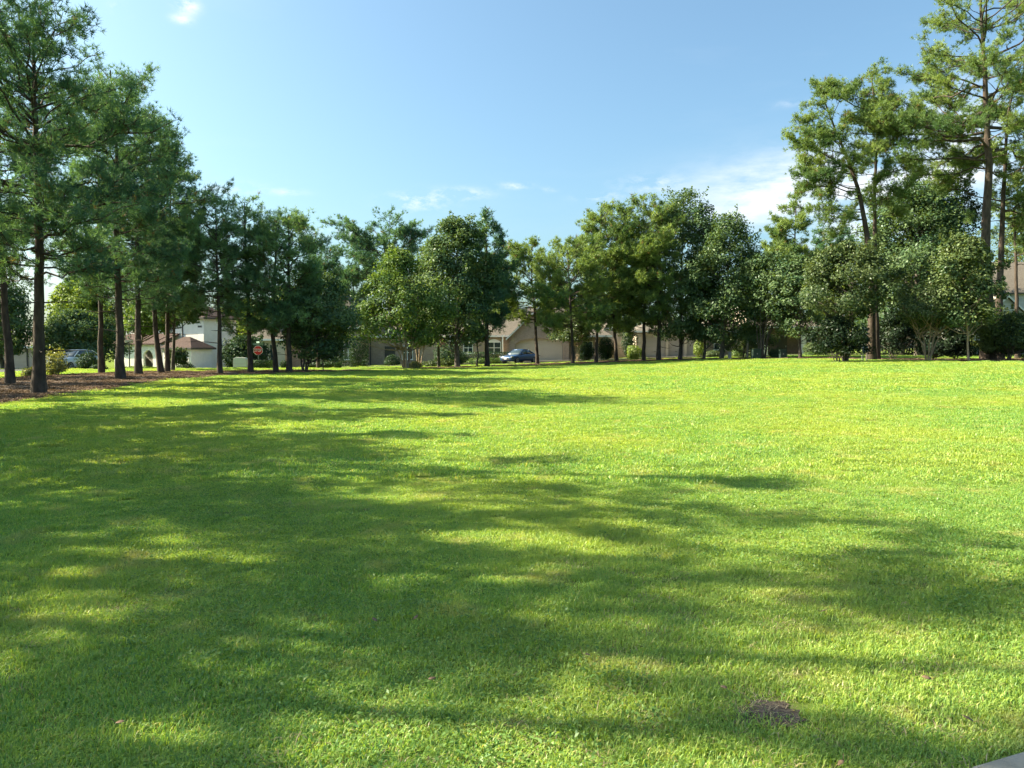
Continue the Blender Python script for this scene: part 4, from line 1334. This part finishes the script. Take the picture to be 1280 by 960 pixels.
GC = 'pines along the mulch strip before the garages'
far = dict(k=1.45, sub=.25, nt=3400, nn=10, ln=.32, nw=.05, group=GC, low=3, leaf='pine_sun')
pine('curved pine beside the blue car, crown tufted and bright', 672, 72, 310, 404, 612, 706, 51, trunk=.17, nb=38, s0=.3, lump=.24, style='oval', lean=[(669, 400, 0), (666, 360, 0), (664, 330, 0)], **far)
pine('low bright pine in front of the garage, right of the blue car', 716, 68, 303, 414, 662, 754, 52, trunk=.16, nb=42, s0=.3, style='oval', **far)
pine('pine with dark trunk left of the round dark shrub', 745, 72, 258, 405, 712, 790, 53, trunk=.16, nb=46, style='oval', **far)
pine('pine leaning left, behind the round dark shrub', 771, 74, 268, 408, 728, 806, 54, trunk=.17, nb=46, style='oval', lean=[(767, 400, 0), (763, 350, 0)], **far)
pine('bushy bright pine before the stone pier', 805, 73, 246, 415, 768, 838, 55, trunk=.17, nb=50, style='oval', s0=.4, **far)
pine('grey trunked pine between the garage doors', 823, 72, 262, 405, 786, 862, 56, trunk=.2, nb=46, style='oval', **far)
broad('highest broad oak above the long garage, top thin and feathery', 850, 74, 236, 428, 798, 908, 57, nl=19000, ls=.20, leaf='oak', style='oval', trunk=.19, ncl=130, sprays=26)
broad('slim dark trunked oak right of the long garage', 879, 72, 282, 434, 846, 922, 58, nl=9000, ls=.19, leaf='oak', style='oval', trunk=.12, stems=1)
broad('grey trunked oak with wide dark crown beside the pale pedestal', 902, 70, 264, 432, 858, 962, 59, nl=17000, ls=.19, leaf='oak', style='oval', trunk=.2, ncl=120, sprays=18)
broad('dark multi stemmed tree with many bare curving stems', 953, 68, 312, 404, 912, 1012, 60, nl=12000, ls=.18, stems=8, fan=.16, trunk=.085, leaf='oak', style='round', name='crape_myrtle')
broad('small oak with straight black trunk on the lawn edge', 1000, 66, 316, 424, 955, 1034, 61, nl=10000, ls=.18, leaf='oak', style='round', trunk=.14)
broad('low understory tree with thin leaves under the grey oak', 930, 76, 404, 440, 900, 972, 62, nl=3600, ls=.17, ncl=36, leaf='olive', style='dome', trunk=.06, stems=3, name='garden_tree')

# right group
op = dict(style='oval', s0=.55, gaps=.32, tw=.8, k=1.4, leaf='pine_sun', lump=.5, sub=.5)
pine('leaning pine that bows to the left above the shrubs', 1089, 56, 122, 292, 980, 1058, 71, trunk=.30, nb=26, nt=3600, nn=13, ln=.26, nw=.030, lean=[(1090, 355, 0), (1083, 290, 0), (1072, 230, .2), (1052, 182, .4), (1038, 145, .4)], up=(-.05, .6), **op)
pine('upright slender pine rising behind the bowed one', 1096, 57.5, 78, 270, 1048, 1130, 72, trunk=.22, nb=26, nt=3600, nn=13, ln=.26, nw=.030, lean=[(1094, 350, 0), (1093, 250, 0), (1096, 160, 0), (1090, 100, 0)], up=(-.05, .6), **op)
pine('giant pine with the thickest trunk and spreading crown at the right', 1235, 54, -22, 212, 1100, 1330, 73, trunk=.42, nb=44, nt=9500, nn=13, ln=.26, nw=.030, lean=[(1234, 360, 0), (1232, 300, 0), (1236, 210, 0), (1232, 110, .2), (1226, 20, .3)], up=(.0, .5), **dict(op, s0=.45, tw=.9, gaps=.2, k=1.9))
pine('second thick pine just right of the giant, trunk slightly leaning', 1249, 58, 96, 290, 1214, 1330, 74, trunk=.30, nb=30, nt=4200, nn=11, ln=.28, nw=.038, lean=[(1249, 380, 0), (1254, 250, 0), (1261, 130, 0)], **op)
pine('thin pale trunked pine at the right picture edge', 1272, 61, 190, 330, 1236, 1320, 75, trunk=.18, nb=24, nt=2400, nn=11, ln=.29, nw=.04, lean=[(1270, 350, 0), (1268, 265, 0)], **op)
pine('slim pale pointed pine in the distance beside the bowed pine', 990, 96, 236, 350, 960, 1022, 76, trunk=.2, nb=40, nt=2400, nn=9, ln=.42, nw=.065, leaf='pine_sun')
pine('distant small flat pine in the gap left of the olive tree', 1032, 104, 296, 352, 1014, 1056, 77, trunk=.2, nb=20, nt=1100, **fl)
broad('huge dark oak dome behind the slender pines', 1148, 75, 224, 420, 1062, 1226, 78, nl=30000, ls=.23, leaf='oak', style='dome', trunk=.36, ncl=170, sprays=10, crs=(.14, .23))
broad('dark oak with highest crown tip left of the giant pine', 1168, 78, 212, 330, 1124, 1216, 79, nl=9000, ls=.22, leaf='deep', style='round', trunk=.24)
broad('olive leaved holly tree in front of the bowed pine', 1056, 53, 300, 398, 1002, 1108, 80, nl=16000, ls=.15, leaf='olive', style='oval', trunk=.10, stems=3, ncl=75, name='holly_tree', lump=.42, crs=(.16, .32), sprays=26)
broad('airy tree with a wide fan of whitish bare stems', 1160, 52, 350, 414, 1108, 1208, 81, nl=9000, ls=.13, stems=7, fan=.30, trunk=.06, leaf='olive', bark='bark_tan', style='vase', name='crape_myrtle', asp=.4, lump=.4, ncl=60, sprays=20)
broad('bright large leaved magnolia with one pale curved stem', 1211, 50.5, 292, 412, 1154, 1240, 82, nl=12000, ls=.165, leaf='magnolia', bark='bark_tan', style='oval', trunk=.075, name='magnolia_tree', ncl=60, lump=.4, crs=(.16, .32), sprays=20)
broad('low leafy tree with hidden stems at the right picture edge', 1262, 52, 388, 440, 1222, 1306, 83, nl=7000, ls=.13, leaf='olive', style='dome', trunk=.05, stems=4, name='garden_tree', bark='bark_grey')
broad('green tree behind the pale grey house at the right edge', 1290, 100, 250, 420, 1236, 1360, 84, nl=9000, ls=.3, leaf='olive', style='oval', trunk=.2, name='garden_tree')
# far belt behind the houses
for q, (px, Y, top, l, r, lf_, lab) in enumerate([
        (600, 118, 352, 540, 660, 'olive', 'far green tree above the arched window house roof'),
        (700, 112, 356, 660, 742, 'lime', 'far sunny tree above the gabled garage roof'),
        (770, 116, 340, 725, 812, 'olive', 'far green tree above the cedar gate'),
        (925, 114, 350, 868, 968, 'olive', 'far tree behind the grey trunked oak'),
        (1040, 110, 336, 1008, 1082, 'lime', 'far pale green tree behind the olive holly'),
        (460, 120, 384, 400, 520, 'oak', 'far dark tree behind the steep grey roof'),
        (356, 116, 356, 322, 400, 'lime', 'far light green tree behind the pines right of the stop sign')]):
    broad(lab, px, Y, top, 440, l, r, 100 + q, nl=6000, ls=.36, leaf=lf_, style='dome', trunk=.2, name='garden_tree', sprays=0, group='trees behind the houses')

# pines of the same row beyond the left frame edge; their shade lies on the near lawn
GO = 'pines continuing the left row outside the frame'
off = dict(nt=1900, gaps=.1, k=1.75, nn=11, ln=.30, nw=.034, nb=42, group=GO, trunk=.18, lump=.4)
for q, (X, Y, H, b, Rr, lab) in enumerate([
        (-15.8, 19.5, 10.6, 3.2, 2.3, 'farthest'), (-15.2, 15.2, 10.0, 3.0, 2.4, 'second farthest'), (-15.3, 11.2, 13.4, 3.2, 3.6, 'third farthest'),
        (-16.2, 9.2, 14.4, 3.6, 3.4, 'middle'), (-15.4, 7.0, 15.2, 3.6, 3.4, 'third nearest'), (-16.2, 6.0, 15.8, 4.2, 2.9, 'second nearest'), (-14.8, 4.9, 13.2, 4.4, 2.6, 'nearest'), (-19.5, 13.4, 12.6, 4, 2.6, 'rearmost'), (-20.5, 8.2, 14.2, 4, 2.8, 'outermost')]):
    off['k'] = .7 if Y < 6.5 else .95 if Y < 8 else 1.3
    off['gaps'] = .32 if Y < 8 else .2
    pine('%s dark pine of the row continuing outside the left frame edge' % lab, 0, Y, H, b, -Rr, Rr, 200 + q, base_x=X, **off)

for q, (X, Y, H, b, Rr, lab) in enumerate([(-26.5, 25.5, 12.5, 4, 3.0, 'left of the mulch bed'), (-29.5, 32.5, 13.5, 4, 3.2, 'beyond the side of the mulch bed'), (-33.5, 41.0, 14, 4, 3.2, 'by the side road'), (-24.5, 18.0, 12, 4, 2.8, 'at the near end of the mulch bed')]):  # unseen pines added to throw dappled shade over the left mulch bed
    pine('added dark pine outside the left frame edge, %s' % lab, 0, Y, H, b, -Rr, Rr, 230 + q, base_x=X, **off)
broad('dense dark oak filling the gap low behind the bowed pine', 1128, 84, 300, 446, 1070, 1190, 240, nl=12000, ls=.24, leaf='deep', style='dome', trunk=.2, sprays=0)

# ------------------------------------------------------------------ shrubs and hedges
shrub('sunlit yellow green bush behind the nearest pine trunk', 66, 44, 437, 54, 82, 301, nl=2600, ls=.12, leaf='bush', lump=.3)
shrub('small pale bush left of the nearest pine trunk', 38, 42, 459, 30, 46, 302, nl=900, ls=.11, leaf='bush', lump=.3)
shrub('dark little bush beside the white parked car', 120, 56, 455, 112, 132, 303, nl=1200, ls=.12, leaf='hedge', lump=.2)
shrub('feathery dark bush over the white car bonnet', 110, 57, 441, 98, 124, 304, nl=3000, ls=.13, leaf='hedge', lump=.35)
shrub('low light green ground plants before the porch', 185, 64, 458, 152, 202, 305, nl=2400, ls=.14, leaf='box', lump=.3, depth=.3)
shrub('dark shrub below the flowering tree at the white wall', 232, 74, 452, 222, 242, 306, nl=1600, ls=.13)
shrub('clipped dark hedge right of the stop sign post', 328, 60, 450, 316, 342, 307, shape='box', nl=2400, ls=.11, name='hedge', cat='hedge')
shrub('low dark hedge below the white garden wall', 301, 66, 459, 290, 312, 308, shape='box', nl=1600, ls=.11, name='hedge', cat='hedge')
shrub('small round shrub between the two bent pine trunks', 356, 60, 451, 350, 364, 309, shape='ball', nl=1200, ls=.11)
shrub('long dark hedge under the brick house windows', 418, 86, 446, 382, 456, 310, shape='box', nl=4200, ls=.15, name='hedge', cat='hedge', depth=.35)
shrub('lower front hedge with rounded top before the brick house', 396, 62, 453, 384, 426, 311, shape='box', nl=3000, ls=.12, name='hedge', cat='hedge', depth=.5)
shrub('tall dark evergreen column at the brick house corner', 449, 80, 420, 438, 460, 312, shape='box', nl=3400, ls=.15, name='evergreen_shrub')
shrub('dark shrub hiding the brick house door', 490, 84, 443, 480, 502, 313, nl=1800, ls=.15)
shrub('grey green low shrubs at the foot of the central oak', 548, 69, 449, 528, 572, 314, nl=2600, ls=.15, leaf='olive', lump=.3, depth=.4)
shrub('pale grassy clump beside the bright crape myrtle stems', 516, 60, 452, 508, 528, 315, nl=1400, ls=.12, leaf='bush', lump=.3, depth=.6)
shrub('dense dark shrub mass behind the central oak trunk', 560, 78, 432, 542, 584, 316, nl=4200, ls=.17)
shrub('long dark hedge under the arched window', 612, 87, 440, 576, 642, 317, shape='box', nl=3600, ls=.15, name='hedge', cat='hedge', depth=.3)
shrub('light green low border in front of the long dark hedge', 612, 84, 447, 580, 634, 318, nl=2200, ls=.14, leaf='crape', depth=.25, lump=.2)
shrub('large smooth dark egg shaped shrub', 757, 80, 421, 747, 768, 319, shape='ball', nl=4200, ls=.13)
shrub('dark rounded shrub left of the egg shaped one', 732, 81, 428, 722, 743, 320, shape='ball', nl=3600, ls=.13)
broad('small tree with arching pale stems between the garage and the round shrubs', 722, 79, 392, 428, 690, 748, 321, nl=5200, ls=.17, leaf='olive', stems=4, fan=.16, trunk=.06, bark='bark_tan', style='dome', name='garden_tree')
shrub('tall ivy green shrub beside the stone pier', 786, 84, 405, 776, 796, 322, shape='ball', nl=3000, ls=.15)
shrub('bright clipped square shrub before the stone pier', 795, 79, 435, 788, 802, 323, shape='box', nl=2600, ls=.10, leaf='box')
shrub('second bright clipped shrub behind the square one', 788, 81, 432, 784, 798, 324, shape='box', nl=1600, ls=.11, leaf='box')
shrub('bright round light green shrub right of the garage', 873, 82, 423, 866, 882, 325, shape='ball', nl=2600, ls=.12, leaf='box')
shrub('low mounded light shrub behind the two oaks', 892, 84, 438, 881, 902, 326, nl=2200, ls=.13, leaf='olive')
shrub('low rounded green hedge left of the pale pole', 921, 83, 434, 914, 932, 327, nl=2000, ls=.13, leaf='crape')
shrub('loose shrub between the pale pole and the bare stems', 940, 80, 430, 932, 950, 328, nl=2200, ls=.15, leaf='olive', lump=.3)
shrub('dark bush right of the bare stems', 968, 72, 436, 960, 980, 329, nl=2200, ls=.14, leaf='oak', lump=.3)
shrub('round green shrub by the porch column', 1014, 86, 428, 1004, 1024, 330, shape='ball', nl=2200, ls=.15, leaf='olive')
shrub('low green mound under the porch column shrub', 1010, 82, 440, 1002, 1020, 331, nl=1500, ls=.13, leaf='crape')
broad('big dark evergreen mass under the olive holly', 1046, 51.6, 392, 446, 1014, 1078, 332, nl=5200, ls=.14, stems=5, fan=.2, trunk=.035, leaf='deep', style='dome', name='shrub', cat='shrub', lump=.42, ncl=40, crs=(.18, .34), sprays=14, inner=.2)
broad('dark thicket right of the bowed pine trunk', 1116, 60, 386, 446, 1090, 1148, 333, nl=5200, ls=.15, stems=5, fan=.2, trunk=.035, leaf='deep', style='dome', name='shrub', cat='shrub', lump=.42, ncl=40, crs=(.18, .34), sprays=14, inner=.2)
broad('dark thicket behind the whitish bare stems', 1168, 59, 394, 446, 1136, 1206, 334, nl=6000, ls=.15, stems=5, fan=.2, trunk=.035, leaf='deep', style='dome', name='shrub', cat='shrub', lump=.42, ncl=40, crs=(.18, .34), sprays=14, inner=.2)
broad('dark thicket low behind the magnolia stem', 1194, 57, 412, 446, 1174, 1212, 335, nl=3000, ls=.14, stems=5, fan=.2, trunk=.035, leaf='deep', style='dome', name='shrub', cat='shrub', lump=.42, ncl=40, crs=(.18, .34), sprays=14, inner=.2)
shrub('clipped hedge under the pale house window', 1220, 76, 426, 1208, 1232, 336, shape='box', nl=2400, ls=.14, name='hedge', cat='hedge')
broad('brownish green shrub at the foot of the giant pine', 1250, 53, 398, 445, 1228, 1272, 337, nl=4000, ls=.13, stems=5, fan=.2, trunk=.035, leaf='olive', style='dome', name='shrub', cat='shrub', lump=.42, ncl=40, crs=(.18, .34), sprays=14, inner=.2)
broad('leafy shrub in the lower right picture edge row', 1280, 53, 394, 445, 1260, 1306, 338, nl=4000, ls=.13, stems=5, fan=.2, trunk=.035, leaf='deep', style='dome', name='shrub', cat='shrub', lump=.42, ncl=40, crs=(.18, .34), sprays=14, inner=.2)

# ------------------------------------------------------------------ lawn
LAWN_NEAR = grass_mat('lawn_blades', (0.095, 0.270, 0.085), (0.375, 0.505, 0.105), (0.455, 0.480, 0.085), (0.53, 0.47, 0.22))
WEED = leaf_mat('weed_leaves', (0.09, 0.20, 0.055), (0.24, 0.34, 0.09), 0.35, 0.015)
STRAW = leaf_mat('dry_straw', (0.17, 0.13, 0.075), (0.42, 0.34, 0.21), 0.15, 0.03)


def blade_patch(name, size, n, h, w, seed, mat, lean=.8, dry=.035):
    rg = np.random.default_rng(seed)
    p = np.stack([rg.uniform(-size / 2, size / 2, n), rg.uniform(-size / 2, size / 2, n), np.zeros(n)], -1)
    # soft round edge so patches melt together
    p[:, :2] *= (1 + .15 * rg.normal(size=(n, 1)))
    a = rg.uniform(0, 6.283, n)
    d = np.stack([np.cos(a), np.sin(a), np.zeros(n)], -1)
    sd_ = np.stack([-np.sin(a + rg.normal(0, .6, n)), np.cos(a), np.zeros(n)], -1)
    hh_ = (h * rg.uniform(.55, 1.25, n))[:, None]
    ln_ = rg.uniform(.25, 1.5, n)[:, None] * lean
    ww = (w * rg.uniform(.7, 1.2, n))[:, None]
    z = np.array([0, 0, 1.])
    m = p + z * hh_ * .62 + d * hh_ * ln_ * .45
    t = p + z * hh_ * (1 - .28 * ln_) + d * hh_ * ln_ * 1.15
    V = np.stack([p - sd_ * ww * .45, p + sd_ * ww * .45, m + sd_ * ww * .5, m - sd_ * ww * .5, t], 1).reshape(-1, 3)
    b = np.arange(n)[:, None] * 5
    ti = np.clip(rg.normal(.42, .27, n), 0, .8)
    ti[rg.random(n) < dry] = 1.0
    return bpy.data.objects.new(name, np_mesh(name, V, [b + np.array([[0, 1, 2, 3]]), b + np.array([[3, 2, 4]])], mat, tint=np.repeat(ti, 5)))


def weed_patch(name, size, n, h, w, seed):
    rg = np.random.default_rng(seed)
    c = np.stack([rg.normal(0, size * .3, n), rg.normal(0, size * .3, n), h * rg.uniform(.35, 1.1, n)], -1)
    D = unit(rg.normal(0, .42, (n, 3)) + np.array([0, 0, 1.]))
    V, Q = leaves(c, D, w, rg, .5, .3)
    return bpy.data.objects.new(name, np_mesh(name, V, [Q], WEED, tint=np.repeat(np.clip(rg.normal(.45, .22, n), 0, .93), 4)))


def scatter(name, pts, rot, scl, idx, protos, label=None):
    c = bpy.data.collections.new(name + '_source')
    for p in protos:
        c.objects.link(p)
    me = bpy.data.meshes.new(name)
    me.vertices.add(len(pts)); me.vertices.foreach_set('co', np.ascontiguousarray(pts, np.float32).ravel())
    for nm, ty, arr in (('rot', 'FLOAT_VECTOR', rot), ('scl', 'FLOAT_VECTOR', scl)):
        at = me.attributes.new(nm, ty, 'POINT'); at.data.foreach_set('vector', np.ascontiguousarray(arr, np.float32).ravel())
    at = me.attributes.new('pick', 'INT', 'POINT'); at.data.foreach_set('value', np.ascontiguousarray(idx, np.int32))
    o = put(name, me)
    ng = bpy.data.node_groups.new(name + '_nodes', 'GeometryNodeTree')
    ng.interface.new_socket('Geometry', in_out='INPUT', socket_type='NodeSocketGeometry')
    ng.interface.new_socket('Geometry', in_out='OUTPUT', socket_type='NodeSocketGeometry')
    N, L = ng.nodes, ng.links
    gi, go = N.new('NodeGroupInput'), N.new('NodeGroupOutput')
    ip = N.new('GeometryNodeInstanceOnPoints')
    ci = N.new('GeometryNodeCollectionInfo')
    ci.inputs['Collection'].default_value = c
    ci.inputs['Separate Children'].default_value = True
    ci.inputs['Reset Children'].default_value = True

    def named(nm, ty):
        a = N.new('GeometryNodeInputNamedAttribute'); a.data_type = ty; a.inputs['Name'].default_value = nm
        return a.outputs['Attribute']
    L.new(gi.outputs[0], ip.inputs['Points']); L.new(ci.outputs[0], ip.inputs['Instance'])
    ip.inputs['Pick Instance'].default_value = True
    L.new(named('pick', 'INT'), ip.inputs['Instance Index'])
    L.new(named('rot', 'FLOAT_VECTOR'), ip.inputs['Rotation'])
    L.new(named('scl', 'FLOAT_VECTOR'), ip.inputs['Scale'])
    L.new(ip.outputs[0], go.inputs[0])
    md = o.modifiers.new('scatter', 'NODES'); md.node_group = ng
    return tag(o, kind='stuff')


rgl = np.random.default_rng(77)
BARE = (1.10, 3.25)


def field(y0, y1, step, jit=.6):
    """points over the visible wedge of lawn between two distances"""
    ys = np.arange(y0, y1, step)
    out = []
    for y in ys:
        hw = .76 * y + 1.6
        xs = np.arange(-hw, hw, step)
        out.append(np.stack([xs, np.full(len(xs), y)], -1))
    p = np.concatenate(out)
    return p + rgl.uniform(-jit, jit, p.shape) * step


def allowed(p, pad=0.0):
    x, y = p[:, 0], p[:, 1]
    bad = np.zeros(len(p), bool)
    for poly in [BED_L, BED_C, ROAD, SIDE, WALK] + DRIVES:
        bad |= inpoly(x, y, poly)
    bad |= ((x - BARE[0]) / .17) ** 2 + ((y - BARE[1]) / .13) ** 2 < 1 + rgl.normal(0, .25, len(p))
    for o in [h for h in bpy.data.objects if h.get('category') in ('house', 'outbuilding')]:
        pass
    return ~bad


def lay(name, p, protos, smin, smax, lift=0.0, tilt=.06):
    n = len(p)
    pts = np.stack([p[:, 0], p[:, 1], tz(p[:, 0], p[:, 1]) + lift], -1)
    rot = np.stack([rgl.normal(0, tilt, n), rgl.normal(0, tilt, n), rgl.uniform(0, 6.283, n)], -1)
    s = rgl.uniform(smin, smax, n)
    # the sward stands a little taller in places
    s *= 1 + .18 * np.sin(p[:, 0] * 1.9 + 1.3 * np.sin(p[:, 1] * 1.1)) * np.sin(p[:, 1] * 2.3)
    scl = np.stack([np.full(n, 1.0), np.full(n, 1.0), s], -1)
    return scatter(name, pts, rot, scl, rgl.integers(0, len(protos), n), protos)


pr = [blade_patch('blade_patch', .26, 620, .030, .0040, 400 + k, LAWN_NEAR) for k in range(9)]
p = field(1.3, 9.5, .15); lay('lawn_grass', p[allowed(p)], pr, .7, 1.25)
pr = [blade_patch('blade_patch', .55, 720, .044, .0085, 420 + k, LAWN_NEAR) for k in range(8)]
p = field(9.2, 26, .31); lay('lawn_grass', p[allowed(p)], pr, .75, 1.2)
pr = [blade_patch('blade_patch', 1.1, 820, .055, .018, 440 + k, LAWN_NEAR) for k in range(8)]
p = field(25.4, 96, .66); lay('lawn_grass', p[allowed(p)], pr, .8, 1.2)


def blobnoise(p, sc, seed):
    r_ = np.random.default_rng(seed); v = 0
    for k in range(6):
        a = r_.uniform(0, 6.283); f = sc * r_.uniform(.6, 2.2)
        v = v + np.sin((p[:, 0] * math.cos(a) + p[:, 1] * math.sin(a)) * f + r_.uniform(0, 6.283))
    return v / 6


pr = [weed_patch('weed_patch', .3, 60, .042, .024, 460 + k) for k in range(7)]
p = field(1.5, 12, .20); p = p[allowed(p)]
p = p[(blobnoise(p, 1.7, 3) + rgl.normal(0, .12, len(p))) > .02]
lay('lawn_weeds', p, pr, .7, 1.3)
pr = [blade_patch('straw_patch', .3, 90, .030, .0026, 480 + k, STRAW, 1.5) for k in range(6)]
p = field(1.5, 13, .2); p = p[allowed(p)]
p = p[(blobnoise(p, 1.2, 9) + rgl.normal(0, .15, len(p)) + .10 * np.clip(p[:, 0], -1, 2) + .36 * np.clip((5.6 - p[:, 1]) / 2.5, 0, 1)) > .22]
lay('dry_grass', p, pr, .5, 1.0)

LITTER = leaf_mat('pine_straw', (0.075, 0.052, 0.040), (0.29, 0.205, 0.155), 0.1, 0.01)
pr = [blade_patch('straw_litter', .9, 420, .055, .022, 500 + k, LITTER, 1.5, 0) for k in range(6)]
p = field(12, 80, .55)
p = p[inpoly(p[:, 0], p[:, 1], BED_L) | inpoly(p[:, 0], p[:, 1], BED_C)]
lay('pine_straw', p, pr, .5, 1.1, .02)

# bare patch with dead straw
rg = np.random.default_rng(9)
n = 28
a = np.arange(n) * 2 * np.pi / n
rr = 1 + rg.normal(0, .13, n)
V = [(BARE[0], BARE[1], .022)] + [(BARE[0] + .17 * rr[k] * math.cos(a[k]), BARE[1] + .13 * rr[k] * math.sin(a[k]), .006) for k in range(n)]
bare = put('bare_soil', np_mesh('bare_soil', np.array(V), [np.array([[0, 1 + k, 1 + (k + 1) % n] for k in range(n)])],
           surf('dry_bare_soil', [(0.3, (0.055, 0.038, 0.028)), (0.5, (0.11, 0.08, 0.06)), (0.8, (0.20, 0.155, 0.12))], 60, 1.0, .01, 140, coord='World')))
tag(bare, kind='stuff')
n = 90
q = rg.normal(0, .5, (n, 2))
C = np.stack([BARE[0] + .22 * q[:, 0], BARE[1] + .17 * q[:, 1], .020 + rg.random(n) * .008], -1)
d = unit(np.stack([rg.normal(size=n), rg.normal(size=n) * .7, rg.normal(0, .12, n)], -1))
sdv = unit(np.cross(d, np.array([0, 0, 1.])))
ln_ = rg.uniform(.010, .034, n)[:, None]
V = np.stack([C - d * ln_ - sdv * .0016, C - d * ln_ + sdv * .0016, C + d * ln_ + sdv * .001, C + d * ln_ - sdv * .001], 1).reshape(-1, 3)
tag(put('dead_straw', np_mesh('dead_straw', V, [np.arange(4 * n).reshape(n, 4)], STRAW, tint=np.repeat(rg.random(n) * .9, 4))), kind='stuff')

# a few fallen leaves near the walk
leafm = surf('dry_brown_leaf', [(0.3, (0.085, 0.055, 0.034)), (0.7, (0.22, 0.150, 0.092))], 40, .8)


def fallen_leaf(px, py, size, rz, label):
    d = pix_dir(px, py)
    s = (EYE - .045) / -d.z
    bm = bmesh.new()
    out = [(0, -.5), (.16, -.36), (.27, -.12), (.24, .14), (.12, .36), (0, .52), (-.12, .36), (-.24, .14), (-.27, -.12), (-.16, -.36)]
    up_, lo_ = [], []
    for (x, y) in out:
        z = .35 * abs(x) + .18 * y * y
        up_.append(bm.verts.new((x * size, y * size, z * size))); lo_.append(bm.verts.new((x * size, y * size, z * size - .0012)))
    c1, c2 = bm.verts.new((0, 0, 0)), bm.verts.new((0, 0, -.0012))
    k = len(out)
    for i in range(k):
        bm.faces.new((c1, up_[i], up_[(i + 1) % k])); bm.faces.new((c2, lo_[(i + 1) % k], lo_[i]))
        bm.faces.new((up_[i], lo_[i], lo_[(i + 1) % k], up_[(i + 1) % k]))
    b_tube(bm, (0, -.5 * size, 0), (.02 * size, -.8 * size, .02), .0014, .001, 5)
    o = put('fallen_leaf', bm_mesh('fallen_leaf', bm, leafm, True), None, (d.x * s, d.y * s, .052))
    o.rotation_euler = (random.Random(px).uniform(-.3, .3), random.Random(py).uniform(-.3, .3), rz)
    tag(o, label, 'leaf', 'fallen leaves in the near lawn')


fallen_leaf(1209, 900, .052, .6, 'curled tan leaf in the grass above the walk corner')
fallen_leaf(1051, 956, .038, 2.2, 'small pinkish brown leaf at the bottom edge below the bare patch')
fallen_leaf(1158, 849, .045, 1.2, 'dark reddish leaf in the grass, farthest right of the fallen leaves')
fallen_leaf(905, 861, .042, 3.6, 'brown leaf just above and left of the bare patch')
for px, py in ((468, 776), (520, 773), (298, 606), (733, 820), (150, 905), (1030, 765)):
    fallen_leaf(px, py, .045, px * .7, 'small dark leaf lying alone in the open lawn away from the walk')
fallen_leaf(540, 850, .040, 5.1, 'brown leaf in the shaded grass near the bottom centre')
